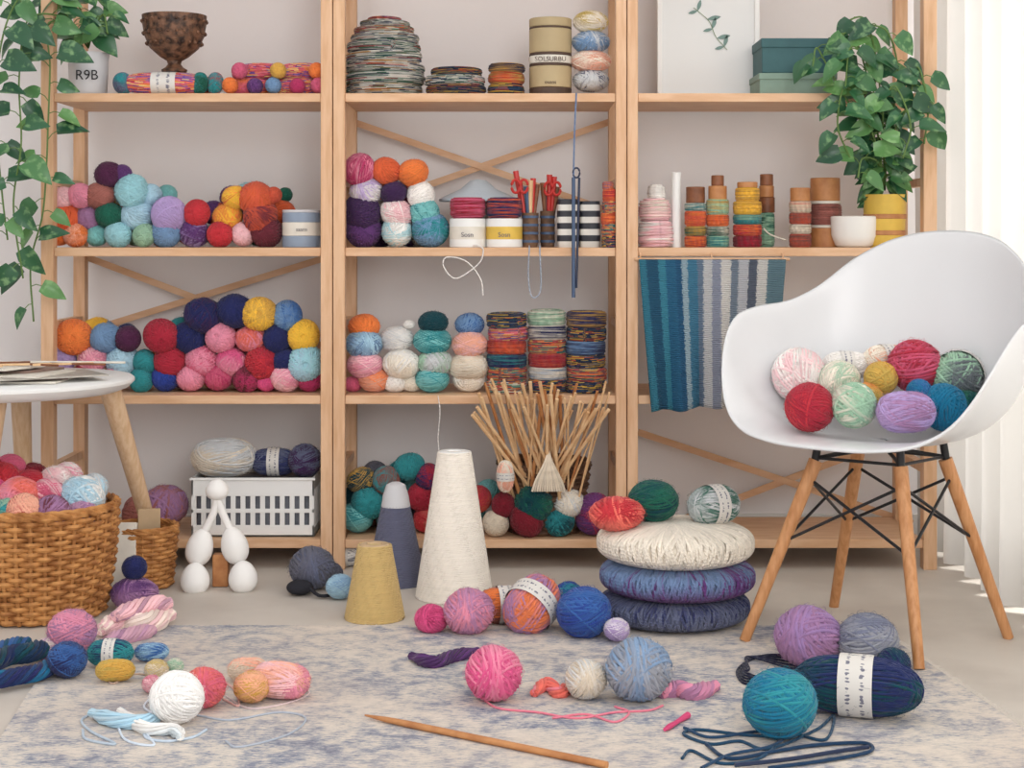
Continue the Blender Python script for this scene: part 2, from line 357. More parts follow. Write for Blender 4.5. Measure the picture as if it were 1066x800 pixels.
A.obj('fringe',[mat('rug_fringe',(214,206,196),.95)],parent=g)
# ------------------------------------------------------------ shelving
SF=3.86; SB=4.17; ZT=[1.154,.780,.422,.073]
def X(px,d=SF): return (px-533)*d/F
sh=group('shelving_unit',(0,4.0,0))
A=Acc()
for a,b_ in ((43,56),(334,346),(347,359),(641,652),(653,664),(961,975)):
    for y0 in (SF-.005,SB-.03): A.box((X(a),y0,0),(X(b_),y0+.035,1.75))
A.obj('side_frames',[WOODV],parent=sh,bevel=.0015,smooth=False)
A=Acc()
for z in (1.72,1.45,.95,.6,.25,):
    for a,b_ in ((43,56),(334,346),(347,359),(641,652),(653,664),(961,975)):
        A.box((X(a)+.005,SF+.03,z-.02),(X(b_)-.005,SB-.03,z))
A.obj('side_rungs',[WOODV],parent=sh,smooth=False)
for bi,(a,b_) in enumerate(((56,334),(359,641),(664,961))):
    A=Acc()
    for z in ZT+[1.6]:
        A.box((X(a)+.0005,SF,z-.021),(X(b_)-.0005,SB,z))
    A.obj('shelf_boards_%d'%(bi+1),[WOOD],parent=sh,bevel=.0015,smooth=False)
A=Acc()
def brace(x0,y0,x1,y1,d):
    p=W(x0,y0,d); q=W(x1,y1,d); v=q-p; an=math.atan2(v.z,v.x)
    R=Matrix.Rotation(-an,3,'Y'); A.obox((p+q)/2,(v.length,.006,.017),R)
dB=SB+.008
brace(362,125,640,222,dB); brace(640,125,362,222,dB+.008)
brace(75,262,334,360,dB); brace(334,270,75,350,dB+.008)
brace(664,450,950,545,dB); brace(950,450,700,545,dB+.008)
A.obj('cross_braces',[WOOD],parent=sh,smooth=False)
# ------------------------------------------------------------ ball piles on shelves
def pile(level,items,d=3.945,back=True,name='yarn_ball_pile',kinds=None,sq=1.0):
    zt=ZT[level]; xs=[i[0] for i in items]; g=group(name,(X(sum(xs)/len(xs),d),d,zt))
    n=0; k=d/F
    for it in items:
        px,py,r,c=it[:4]; c2=it[4] if len(it)>4 else None; R=r*k*1.06
        p=W(px,py,d+random.uniform(-.012,.012)); p.z=max(p.z,zt+R*.97*sq)
        t=random.choice(kinds or [B1,B2,B3,B3,RO,RO]); n+=1
        rot=(math.pi/2+random.uniform(-.4,.4),random.uniform(0,6),random.uniform(-.5,.5)) if t is RO else None
        if sq<1: rot=(0,0,random.uniform(0,6))
        elif t is not RO and random.random()<.7: rot=(0,random.uniform(-.4,.4),random.uniform(-.5,.5)) 
        inst(t,p,(R*random.uniform(1,1.08),R,R*random.uniform(.88,.96)) if sq==1 else (R,R,R*sq),C[c],'ball_%d'%n,g,rot,C[c2] if c2 else None,.9)
    if back:
        lo=min(i[1] for i in items)
        for it in items:
            px,py,r,c=it[:4]
            if py<lo+14: continue
            R=r*k; p=W(px+random.choice([-1,1])*r*.8,py-1,d); p.y+=.09; p.z=max(p.z,zt+R*.97); n+=1
            if p.y+R>SB+.03: p.y=SB+.03-R
            inst(random.choice([B1,B2]),p,R,C[random.choice(items)[3]],'ball_%d'%n,g)
    return g
pile(1,[(62,245,11,'orange'),(79,245,12,'orange','peach'),(101,245,12,'lteal'),(123,245,13,'cyan'),(150,245,12,'sage'),(173,244,15,'steel'),(202,242,15,'purple','lav'),(229,245,13,'red'),(253,244,12,'lpink'),(277,242,16,'maroon'),
 (69,228,15,'dorange'),(92,227,12,'mauve'),(114,224,14,'green'),(143,224,17,'lblue'),(176,224,18,'lav'),(205,222,13,'red'),(237,226,15,'orange','yellow'),(271,225,18,'rust','maroon'),
 (66,206,12,'lpink'),(84,204,13,'pink'),(104,204,15,'browr'),(137,199,17,'cyan'),(157,203,11,'lblue'),(245,206,13,'yellow','orange'),(267,207,18,'dorange','rust'),(285,203,8,'rust'),
 (113,182,14,'plum'),(127,182,10,'purple')])
pile(2,[(66,399,13,'lav'),(90,398,14,'crim'),(117,399,12,'rose'),(147,400,12,'teal'),(172,400,14,'royal'),(199,399,14,'pink'),(228,399,15,'rose','mag'),(257,399,14,'maroon','mag'),(277,401,10,'hot'),(297,398,15,'lpink','pink'),(322,401,12,'mag'),
 (66,374,13,'lav'),(97,374,15,'pink','lpink'),(127,375,16,'lblue'),(151,377,13,'teal'),(177,376,16,'crim'),(210,376,16,'pink','rose'),(241,377,15,'pink','hot'),(273,378,17,'red','crim'),(297,376,14,'navy'),(318,378,18,'lblue','cyan'),
 (77,351,18,'orange'),(110,352,16,'steel'),(133,353,13,'plum'),(168,350,17,'crim'),(197,352,17,'navy'),(230,352,15,'pink'),(261,353,15,'salmon','pink'),(289,353,15,'navy'),(316,350,16,'yellow'),
 (212,329,19,'navy','dpurp'),(245,324,19,'navy'),(270,327,17,'yellow','mustard'),(299,329,15,'steel','blue')])
pile(1,[(378,245,18,'dpurp','purple'),(413,243,16,'white','cyan'),(448,241,18,'teal','steel'),(377,221,18,'dpurp'),(413,222,16,'lpink','white'),(442,222,15,'teal','lteal'),
 (381,199,16,'white','lav'),(410,201,13,'dpurp'),(438,203,14,'white'),(374,177,17,'mag','pink'),(402,178,15,'dorange'),(430,180,15,'orange')])
# ---- level 3 middle
def stack(level,px,w,layers,d=3.94,top=None,me=CK,name='yarn_cake_stack',jit=.003,sx=None):
    k=d/F; z=ZT[level] if top is None else top; g=group(name,(X(px,d),d,z)); 
    for i,l in enumerate(layers):
        h=l[0]*k; R=w/2*k*(l[4] if len(l)>4 else 1)
        inst(me,(X(px,d)+random.uniform(-jit,jit),d+random.uniform(-jit,jit),z+h/2),(R,R,h/2*1.15),C[l[1]],'cake_%d'%(i+1),g,(random.uniform(-.03,.03),random.uniform(-.03,.03),random.uniform(0,6)),C[l[2]] if l[2] else None,.9,l[3] if len(l)>3 else None)
        z+=h
    return g
pile(2,[(367,402,10,'rose'),(390,400,16,'peach','orange'),(380,380,18,'pink','lpink'),(379,358,19,'steel','lblue'),(379,340,16,'orange'),
 (411,402,12,'white'),(418,379,19,'cream','white'),(413,353,17,'white','lgrey'),(428,400,12,'cream'),(426,338,6,'white'),
 (450,400,17,'lteal','teal'),(453,378,18,'lgrey','sage'),(450,355,19,'teal','lteal'),(451,336,15,'dteal'),
 (488,402,16,'cream','white'),(488,382,20,'beige','cream'),(489,359,18,'peach','lpink'),(489,338,15,'blue','steel')],back=False,kinds=[B1,B2,B3],sq=.78)
stack(2,528,42,[(13,'cream',None,RAGG),(14,'cream',None,RAGM),(13,'navy','teal'),(14,'dorange','crim'),(14,'cream',None,RAGP),(14,'cream',None,RAGN)],me=CKF)
stack(2,570,40,[(14,'cream',None,RAGN),(13,'cream','steel'),(14,'crim','rust'),(14,'cream',None,RAGM),(15,'navy','cream'),(15,'sage','cream')],me=CKF)
stack(2,610,42,[(13,'cream',None,RAGN),(13,'cream',None,RAGM),(14,'cream',None,RAGN),(14,'navy','steel'),(14,'cream',None,RAGN),(16,'navy','mustard')],me=CKF)
stack(0,400,82,[(12,'cream',None,RAGW,.97),(12,'cream',None,RAGW,1.0),(11,'cream',None,RAGW,.99),(11,'cream',None,RAGW,.96),(10,'cream',None,RAGW,.92),(9,'crim',None,RAGW,.85),(8,'crim',None,RAGG,.75),(6,'crim',None,RAGW,.62),(4,'crim',None,RAGP,.42)],name='folded_rag_yarn',me=CKF,d=3.99,jit=.004)
stack(0,474,62,[(10,'cream',None,RAGN),(10,'cream',None,RAGW),(8,'cream',None,RAGN,.85)],name='rag_yarn_coil',me=CKF)
stack(0,527,38,[(12,'mustard',None,RAGN),(12,'dorange','gold'),(9,'navy','mustard')],name='striped_yarn_cake')
g=group('yarn_ball_stack',(X(615,3.94),3.94,ZT[0]))
for i,(py,r_,c1,c2) in enumerate(((84,19,'lgrey','slate'),(64,21,'peach','cream'),(44,20,'steel','lgrey'),(23,18,'cream','gold'))):
    inst(random.choice([B1,B3]),W(615,py,3.94),(r_*.00242,r_*.00242,.0290),C[c1],'ball_%d'%(i+1),g,(0,0,random.random()*6),C[c2])
def tin(level,px,w,h,cols,name,d=3.94,lid=None):
    k=d/F; A=Acc(); R=w/2*k; c=(X(px,d),d,ZT[level]); z=0
    mats=[]
    for i,(hh,mm) in enumerate(cols):
        mats.append(mm); A.cyl((c[0],c[1],c[2]+z),R*(1 if i%2==0 else 1.004),hh*k,len(mats)-1); z+=hh*k
    return A.obj(name,mats)
CAN=mat('kraft_tin',(186,166,128),0.6,noise=.1,nscale=8)
CAND=mat('dark_band',(80,62,52),0.6)
tin(0,573,44,80,[(8,CAND),(22,CAN),(3,CAND),(8,PAPER),(3,CAND),(25,CAN),(2,CAND),(9,CAN)],'cardboard_canister')
tin(1,314,40,38,[(12,BLUGREY),(14,PAPER),(10,BLUGREY),(3,LGREY)],'wool_tin')
def text(body,loc,size,m,parent,rot=(math.pi/2,0,0)):
    cu=bpy.data.curves.new('print','FONT'); cu.body=body; cu.size=size; cu.extrude=.0004; cu.align_x='CENTER'; cu.materials.append(m)
    o=link(bpy.data.objects.new('printed_text',cu)); o.rotation_euler=rot
    o.parent=parent; o.location=Vector(loc)-Vector(parent.location); return o
c=bpy.data.objects['cardboard_canister']; text('SOLSURBU',(X(573,3.89),3.886,1.235),.016,CAND,c); text('ouans',(X(573,3.89),3.886,1.18),.012,CAND,c)
c=bpy.data.objects['wool_tin']; text('saarn',(X(314,3.89),3.889,.82),.013,INK,c)
def yarntin(px,w,topcol,labm,name,c2=None):
    d=3.92;k=d/F; g=group(name,(X(px,d),d,ZT[1])); A=Acc(); A.cyl((X(px,d),d,ZT[1]),w/2*k,30*k,0); A.cyl((X(px,d),d,ZT[1]+8*k),w/2*k*1.01,14*k,1)
    A.obj('tin_body',[WHITE,labm],parent=g)
    inst(CKF,(X(px,d),d,ZT[1]+41*k),(w/2*k*.98,w/2*k*.98,11*k),C[topcol],'yarn',g,(0,0,1),C[c2] if c2 else None)
    text('Sosn',(X(px,d),d-w/2*k-.001,ZT[1]+11*k),.016,INK,g)
yarntin(487,38,'crim',PAPER,'yarn_tin','rose'); yarntin(525,38,'navy',YEL,'yarn_tin','rust')
A=Acc(); c=W(498,205,4.05); R=.1
A.lathe([(R,-.012),(R*1.0,-.006),(R*.8,.004),(R*.45,.02),(.02,.042),(.001,.045)],(c.x,c.y,c.z),36); A.cyl((c.x,c.y,ZT[1]),.05,c.z-.012-ZT[1],1)
A.obj('cloth_sun_hat',[PALEBL,LGREY])
# tool cups
zb=ZT[1]
def toolcup(px,d,r,h,tools,name,rings):
    A=Acc(); cx=X(px,d)
    A.lathe([(.001,0),(r*.85,0),(r*.95,.02),(r*.93,h*.8),(r,h),(r*.88,h),(r*.75,.01),(.001,.01)],(cx,d,zb),24,0)
    for i in range(4): A.lathe([(r*.99,0),(r*.99,.006)],(cx,d,zb+.012+i*.02),24,1)
    for i,(tx,tz,mi) in enumerate(tools):
        p=np.linspace(0,1,8)[:,None]*np.array([tx,random.uniform(-.01,.01),tz-.012])+np.array([cx+tx*.2,d,zb+.012])
        A.tube(p,np.linspace(.0025,.0072,8),8,m=mi)
    for cxx,cz,mi in rings:
        for sx in (-1,1):
            ph=np.linspace(0,2*math.pi,20,endpoint=False)
            p=np.stack([cx+cxx+sx*.010+.010*np.cos(ph),d-.015+0*ph,zb+cz+.016*np.sin(ph)],-1); A.tube(p,.0038,6,True,m=mi)
    return A.obj(name,[WICKD,BLUEP,RED,DARKW,STICK])
toolcup(552,3.92,.021,.085,[(-.030,.188,2),(-.022,.165,2),(-.008,.15,1),(.006,.17,2),(.014,.155,3),(0,.165,4)],'tool_cup_with_crochet_hooks',[(-.026,.15,2)])
toolcup(570,3.95,.019,.09,[(-.01,.16,3),(.004,.18,2),(.014,.175,2),(.02,.15,3),(-.004,.14,1)],'tool_cup_with_scissors',[(.012,.145,2)])
# striped box
m,nt,b=newmat('black_white_stripes'); N=nt.nodes; L=nt.links
tc=N.new('ShaderNodeTexCoord'); sp=N.new('ShaderNodeSeparateXYZ'); L.new(tc.outputs['Object'],sp.inputs[0])
mu=N.new('ShaderNodeMath'); mu.operation='MULTIPLY'; mu.inputs[1].default_value=2*math.pi/.030; L.new(sp.outputs['Z'],mu.inputs[0])
si=N.new('ShaderNodeMath'); si.operation='SINE'; L.new(mu.outputs[0],si.inputs[0]); gt=N.new('ShaderNodeMath'); gt.operation='GREATER_THAN'; gt.inputs[1].default_value=0; L.new(si.outputs[0],gt.inputs[0])
mx=N.new('ShaderNodeMix'); mx.data_type='RGBA'; L.new(gt.outputs[0],mx.inputs['Factor']); mx.inputs[6].default_value=(*lin((40,42,52)),1); mx.inputs[7].default_value=(*lin((225,222,215)),1)
L.new(mx.outputs[2],b.inputs['Base Color'])
A=Acc(); k=3.93/F; d=3.93
def loaf(A,x0,x1,d0,z0,z1,dep):
    cx,cz=(x0+x1)/2,(z0+z1)/2; n=24; v=[];fs=[]
    for j,s in enumerate(np.linspace(-1,1,9)):
        q=(1-abs(s)**6)**(1/6)*.06+.94
        for i in range(n):
            t=2*math.pi*i/n; ct,st=math.cos(t),math.sin(t); sg=lambda a:math.copysign(abs(a)**.4,a)
            v.append((cx+sg(ct)*(x1-x0)/2*q,d0+sg(st)*dep/2*q,cz+s*(z1-z0)/2))
    for j in range(8):
        for i in range(n): fs.append((j*n+i,j*n+(i+1)%n,(j+1)*n+(i+1)%n,(j+1)*n+i))
    fs.append(tuple(range(n))[::-1]); fs.append(tuple(8*n+i for i in range(n))); A.add(v,fs)
loaf(A,X(580,d),X(602,d),3.94,zb,zb+50*k,.1); loaf(A,X(603,d),X(625,d),3.95,zb,zb+48*k,.1)
A.obj('striped_fabric_box',[m])
stack(1,634,17,[(12,'cream',None,RAGN),(12,'cream',None,RAGM),(12,'orange','red'),(12,'cream',None,RAGM),(12,'red','orange',None,.9),(8,'orange','blue',None,.7)],name='variegated_yarn_tower',d=3.88,me=CKF)
def smooth(P,n=12):
    P=[np.array(p,float) for p in P]; P=[2*P[0]-P[1]]+P+[2*P[-1]-P[-2]]; out=[]
    for i in range(1,len(P)-2):
        for t in np.linspace(0,1,n,endpoint=False):
            a,b_,c_,d_=P[i-1],P[i],P[i+1],P[i+2]
            out.append(.5*((2*b_)+(c_-a)*t+(2*a-5*b_+4*c_-d_)*t*t+(3*b_-a-3*c_+d_)*t**3))
    out.append(P[-2]); return np.array(out)
def cord(pts,r,col,name,d=3.845,parent=None):
    A=Acc(); A.tube(smooth([W(x,y,dd) for x,y,dd in [(p[0],p[1],p[2] if len(p)>2 else d) for p in pts]]),r,6)
    o=A.obj(name,[YARN],parent=parent); o.color=(*lin(col),1); return o
cord([(487,255,3.9),(500,257,3.85),(503,262),(498,275),(475,290),(462,278),(465,268),(485,272),(500,290),(503,308)],.0018,(225,220,215),'hanging_yarn_end')
cord([(551,256,3.88),(551,260),(550,285),(552,305),(557,310),(563,300),(562,262),(562,256,3.88)],.0016,(150,160,175),'hanging_yarn_loop')
cord([(456,412,3.85),(458,430),(456,455),(457,470)],.0012,(225,220,215),'hanging_yarn_end')
cord([(600,97,3.85),(598,140),(597,185)],.0022,(110,130,165),'blue_cord')
A=Acc(); p=[W(597,185,3.845),W(597,310,3.845)]; A.tube(np.linspace(p[0],p[1],10),.0045,10,m=0); A.tube(np.linspace(W(603,185,3.845),W(600,300,3.845),10),.003,8,m=1)
A.tube(np.array([W(600,180,3.845)+Vector((.008*math.cos(t),0,.012*math.sin(t))) for t in np.linspace(0,6.28,16,endpoint=False)]),.0025,6,True,m=1)
A.obj('knitting_needle_hanging',[BLUEP,NAVYP])
# ------------------------------------------------------------ bottom shelf middle
pile(3,[(372,545,16,'lteal','teal'),(383,524,16,'teal'),(408,545,15,'dgrey','teal'),(376,500,14,'dteal','mustard'),(402,500,14,'brown','teal'),(426,486,15,'teal'),(446,497,13,'navy','crim'),(412,520,14,'lteal','grey'),(440,517,15,'crim'),(444,543,14,'red','peach'),(480,545,14,'peach'),(497,520,14,'rust','crim')],back=True)
pile(3,[(516,545,13,'beige'),(548,547,17,'dred'),(582,547,15,'teal','dteal'),(616,548,16,'purple','crim')],d=3.9,back=False)
pile(3,[(556,524,19,'dteal','green'),(592,524,16,'cream','lgrey'),(619,530,16,'mag','purple'),(524,526,12,'dred')],d=3.9,back=False,name='yarn_ball_pile')
g=group('basket_of_dowels',(X(566,4.03),4.03,ZT[3]))
def weave(A,c,r0,r1,h,rows,st,sr,m=0,bulge=0.0,sx=1.0):
    seg=st*6; ph=np.linspace(0,2*math.pi,seg,endpoint=False)
    for i in range(rows):
        t=(i+.5)/rows; r=r0+(r1-r0)*t+bulge*math.sin(math.pi*t)
        w=sr*1.0*np.sin(ph*st/2+(math.pi if i%2 else 0)); rr=r+w
        p=np.stack([c[0]+rr*np.cos(ph)*sx,c[1]+rr*np.sin(ph),c[2]+h*t+.15*sr*np.sin(ph*3+i)+0*ph],-1)
        rf=np.stack([np.cos(ph),np.sin(ph),0*ph],-1); A.tube(p,h/rows*.54,5,True,ref=rf,m=m)
    for k_ in range(st):
        a=2*math.pi*(k_+.5)/st; tt=np.linspace(0,1,8); r=r0+(r1-r0)*tt+bulge*np.sin(math.pi*tt)
        A.tube(np.stack([c[0]+r*math.cos(a)*sx,c[1]+r*math.sin(a),c[2]+h*tt],-1),sr*.8,6,m=m)
    for q in range(3):
        rr=r1+sr*.9*np.sin(ph*st/3+q*2.09); p=np.stack([c[0]+rr*np.cos(ph)*sx,c[1]+rr*np.sin(ph),c[2]+h+sr*.9*np.cos(ph*st/3+q*2.09)],-1); A.tube(p,sr*1.1,5,True,m=m)
    A.cyl((c[0],c[1],c[2]),r0,.006,m,32)
A=Acc(); weave(A,(X(566,4.0),3.99,ZT[3]),.09,.112,.17,14,20,.004); A.obj('wicker_basket',[WICKD],parent=g)
A=Acc()
for i in range(60):
    t=i/59; bx=X(538+56*random.random(),3.93); 
    b0=np.array([bx+.02*(t-.5),3.915+random.uniform(0,.06),ZT[3]+.01]); u_=(i*.618)%1; tx=X(492+144*u_,3.81)
    tz=H-(random.uniform(394,428)+ (14 if u_<.08 else 0)-245)*3.81/F
    t1=np.array([tx,3.795+random.uniform(-.03,.02),tz]); p=np.linspace(b0,t1,6); A.tube(p,random.choice([.0026,.0034,.0044]),8,m=0 if random.random()<.85 else 1)
A.obj('dowels',[STICK,CARAM],parent=g)
inst(SK,W(526,496,3.84),(.024,.022,.022),C['cream'],'yarn_skein',None,(0,math.pi/2,0),C['peach'],lab=True)
A=Acc(); 
for i in range(14):
    a=i/13-.5; p=smooth([W(571,470,3.84),W(571+a*8,482,3.83),W(571+a*26,500,3.83),W(571+a*34,512,3.83)],5); A.tube(p,.003,5)
o=A.obj('yarn_tassel',[YARN]); o.color=(*lin(C['beige']),1)
# ------------------------------------------------------------ bottom shelf left: crate
g=group('storage_crate',(X(263,3.95),3.97,ZT[3])); A=Acc(); x0,x1=X(199,3.89),X(327,3.89); y0,y1=3.89,4.08; z0,z1=ZT[3]+.001,ZT[3]+.145
A.box((x0,y0,z0),(x1,y1,z0+.005))
for ya,yb in ((y0,y0+.005),(y1-.005,y1)):
    A.box((x0,ya,z1-.045),(x1,yb,z1)); A.box((x0,ya,z0),(x1,yb,z0+.028)); A.box((x0,ya,(z0+z1)/2-.014),(x1,yb,(z0+z1)/2-.004))
    n=12
    for i in range(n+1):
        xx=x0+(x1-x0-.012)*i/n; A.box((xx,ya+.0004,z0+.01),(xx+.012,yb-.0004,z1-.01))
for xa,xb in ((x0,x0+.005),(x1-.005,x1)):
    A.box((xa,y0,z1-.03),(xb,y1,z1)); A.box((xa,y0,z0),(xb,y1,z0+.02))
    for i in range(8):
        yy=y0+(y1-y0-.009)*i/7; A.box((xa,yy,z0),(xb,yy+.009,z1))
A.box((x0-.003,y0-.004,z1-.006),(x1+.003,y0+.004,z1)); A.obj('crate_body',[WHITE],parent=g,smooth=False,bevel=.0008)
A=Acc(); A.box((x0+.01,y0+.01,z0+.006),(x1-.01,y1-.01,z1-.012)); o=A.obj('crate_contents',[mat('grey_felt',(120,122,130),.95,noise=.3,nscale=30,bump=.8)],parent=g,bevel=.01)
zc=z1-.008
def sk(p,r,col,c2=None,yaw=0,lab=False,parent=None,name='yarn_skein',len_=1.0,m=None,roll=None):
    return inst(SK,p,(r*len_,r,r),C[col],name,parent,(random.uniform(0,6) if roll is None else roll,0,yaw),C[c2] if c2 else None,.9,m,lab)
sk((X(233,3.96),3.96,zc+.048),.05,'lgrey','beige',.1); sk((X(285,3.96),3.97,zc+.036),.036,'slate','navy',.0,True,roll=1.2); inst(B1,(X(318,3.96),3.95,zc+.042),.042,C['dpurp'],'yarn_ball',col2=C['slate'])
pile(3,[(172,526,22,'mauve','browr'),(146,535,18,'browr'),(100,530,18,'maroon'),(80,535,18,'navy')],back=False)
# ------------------------------------------------------------ top shelf left
g=group('variegated_skein_rolls',(X(176,3.93),3.95,ZT[0]))
sk((X(172,3.91),3.905,ZT[0]+.028),.028,'crim','white',0,True,g,'roll_1',2.55,RAGP); sk((X(182,3.93),3.965,ZT[0]+.028),.028,'teal','red',.03,False,g,'roll_2',2.5,RAGM)
for px,c1 in ((128,'slate'),(224,'red'),(208,'green')): inst(RO,(X(px,3.9),3.9,ZT[0]+.0275),(.0275,.0275,.018) ,C[c1],'roll_end',g,(1.5,0,1.0 if px<150 else -1.0),C['teal'])
g=group('skein_pile',(X(285,3.93),3.95,ZT[0]))
for i,(px,zz,dd,c1,m_) in enumerate([(258,.021,3.92,'rose',None),(309,.021,3.92,'hot',RAGP),(262,.021,3.975,'orange',RAGP),(312,.021,3.975,'purple',RAGP),(270,.060,3.935,'orange',RAGP),(313,.060,3.935,'rose',RAGP),(262,.058,3.985,'rose',None),(306,.058,3.985,'purple',RAGP)]):
    sk((X(px,3.93),dd,ZT[0]+zz),.0225,c1,'orange' if m_ is None else None,random.uniform(-.06,.06),False,g,'skein_%d'%(i+1),1.6,m_)
for px,c1,zz in ((285,'steel',.022),(266,'purple',.02),(310,'mag',.02),(240,'orange',.022),(332,'rose',.022),(290,'mustard',.058),(330,'orange',.058),(250,'rose',.058)): inst(RO,(X(px,3.9),3.893,ZT[0]+zz),.02,C[c1],'ball',g,(1.5,0,0))
A=Acc(); c=(X(182,3.94),3.935,ZT[0]+.058)
A.lathe([(.001,0),(.03,0),(.032,.006),(.022,.012),(.016,.02),(.018,.028),(.035,.038),(.06,.06),(.073,.09),(.078,.12),(.079,.14),(.074,.14),(.07,.115),(.05,.06),(.02,.04),(.001,.038)],c,40)
for z_,r_ in ((.125,.0785),(.095,.075),(.07,.067)):
    ph=np.linspace(0,2*math.pi,24,endpoint=False)
    for t in ph: A.sphere((c[0]+r_*math.cos(t),c[1]+r_*math.sin(t),c[2]+z_),.0045,nu=8,nv=6)
A.obj('carved_wooden_bowl',[mat('carved_wood',(122,86,64),.5,nscale=60,col2=(46,30,23),bump=.8,bscale=90)])
# ------------------------------------------------------------ plants
leafm,nt,b=newmat('pothos_leaf'); N=nt.nodes; L=nt.links
sr=N.new('ShaderNodeAttribute'); sr.attribute_name='srand'; r=N.new('ShaderNodeValToRGB'); e=r.color_ramp.elements
e[0].color=(*lin((28,72,48)),1); e[1].color=(*lin((100,148,84)),1); x=e.new(.6); x.color=(*lin((46,98,60)),1)
L.new(sr.outputs['Fac'],r.inputs[0]); tc=N.new('ShaderNodeTexCoord'); n=N.new('ShaderNodeTexNoise'); n.inputs['Scale'].default_value=50
L.new(tc.outputs['Object'],n.inputs['Vector']); r2=N.new('ShaderNodeValToRGB'); r2.color_ramp.elements[0].position=.55; r2.color_ramp.elements[1].position=.7
r2.color_ramp.elements[1].color=(.5,.5,.5,1)
L.new(n.outputs['Fac'],r2.inputs[0]); mx=N.new('ShaderNodeMix'); mx.data_type='RGBA'; L.new(r2.outputs[0],mx.inputs['Factor']); L.new(r.outputs[0],mx.inputs[6]); mx.inputs[7].default_value=(*lin((150,190,130)),1)
L.new(mx.outputs[2],b.inputs['Base Color']); b.inputs['Roughness'].default_value=.35
STEM=mat('plant_stem',(95,125,65),.6)
def leaf(A,base,dr,up,ln,m=0,wd=.42):
    dr=Vector(dr).normalized(); up=Vector(up); up=(up-up.dot(dr)*dr).normalized(); sd=dr.cross(up); nu=9; us=np.linspace(0,1,nu); v=[]
    for u in us:
        w=wd*ln*(math.sin(math.pi*min(1,u**.62)))**.85 if 0<u<1 else 0.0008
        bk=-.10*ln if 0<u<.2 else 0
        for s_ in (-1,-.5,0,.5,1):
            p=Vector(base)+dr*(u*ln+(bk*abs(s_) if u<.2 else 0))+sd*(s_*w)+up*(abs(s_)*w*.35-.35*ln*u*u)
            v.append(p)
    fs=[(i*5+j,i*5+j+1,(i+1)*5+j+1,(i+1)*5+j) for i in range(nu-1) for j in range(4)]
    A.add([tuple(p) for p in v],fs,m,random.random())
def vine(A,pts,step,ln,down=0.5):
    P=smooth(pts,10); A.tube(P,.0022,6,m=1); seg=np.linalg.norm(np.diff(P,axis=0),axis=1); cs=np.concatenate([[0],np.cumsum(seg)]); L_=cs[-1]; s_=step*.6; k_=0
    while s_<L_:
        i=int(np.searchsorted(cs,s_))-1; p=P[i]; a=random.uniform(0,6.28)
        side=1 if k_%2 else -1
        dr=Vector((side*random.uniform(.4,1),-random.uniform(-.2,.8),random.uniform(-1,.5)*down*1.6+.1)).normalized()
        pet=np.array(p)+np.array(dr)*ln*.4+np.array([0,0,.006]); A.tube(np.array([p,(np.array(p)+pet)/2+np.array([0,0,.004]),pet]),.0012,5,m=1)
        d2=Vector((dr.x*1.2,dr.y*.5,dr.z-.35)); leaf(A,pet,d2,Vector((random.uniform(-.6,.6),-1,random.uniform(.1,1.1))),ln*random.uniform(.75,1.25),wd=random.uniform(.30,.42)); s_+=step*random.uniform(.7,1.3); k_+=1
d=3.93; g=group('pothos_plant',(X(90,d),d,ZT[0])); A=Acc()
A.lathe([(.001,0),(.042,0),(.046,.01),(.049,.09),(.051,.098),(.051,.104),(.046,.104),(.044,.085),(.001,.085)],(X(92,d),d,ZT[0]),36); A.obj('pot',[LGREY],parent=g)
A=Acc(); A.cyl((X(92,d),d,ZT[0]+.084),.044,.006); A.obj('soil',[SOIL],parent=g)
text('R9B',(X(96,d),d-.0515,ZT[0]+.035),.034,BLACK,g)
A=Acc(); o=W(92,50,3.93)
vine(A,[o,W(75,28,3.88),W(50,25,3.84),W(52,70,3.79),W(50,130,3.77),W(48,180,3.76),W(44,225,3.76),W(32,275,3.76),W(35,335,3.76)],.042,.064)
vine(A,[o,W(70,20,3.88),W(30,20,3.8),W(20,80,3.75),W(22,150,3.73),W(14,215,3.73),W(24,290,3.73)],.042,.062)
vine(A,[o,W(65,10,3.9),W(30,-10,3.82),W(5,30,3.76),W(-5,110,3.74),W(2,200,3.74),W(8,250,3.74)],.045,.062)
vine(A,[o,W(98,30,3.9),W(108,15,3.88),W(112,35,3.86)],.025,.055)
vine(A,[o,W(88,20,3.93),W(70,-10,3.9),W(60,10,3.86)],.025,.06)
vine(A,[o,W(100,10,3.95),W(85,-25,3.92)],.025,.055)
A.obj('foliage',[leafm,STEM],parent=g,auto=False)
d=3.93; g=group('pothos_plant',(X(921,d),d,ZT[1])); A=Acc()
A.lathe([(.001,0),(.044,0),(.047,.01),(.053,.118),(.055,.13),(.05,.13),(.047,.11),(.001,.11)],(X(921,d),d,ZT[1]),36)
A.obj('pot',[YEL],parent=g); A=Acc(); A.cyl((X(921,d),d,ZT[1]+.109),.047,.006); A.obj('soil',[SOIL],parent=g)
A=Acc(); A.cyl((X(921,d),d,ZT[1]+.03),.0505,.012); A.cyl((X(921,d),d,ZT[1]+.07),.0525,.012); A.obj('pot_bands',[CARAM],parent=g)
A=Acc(); o=W(921,198,3.93)
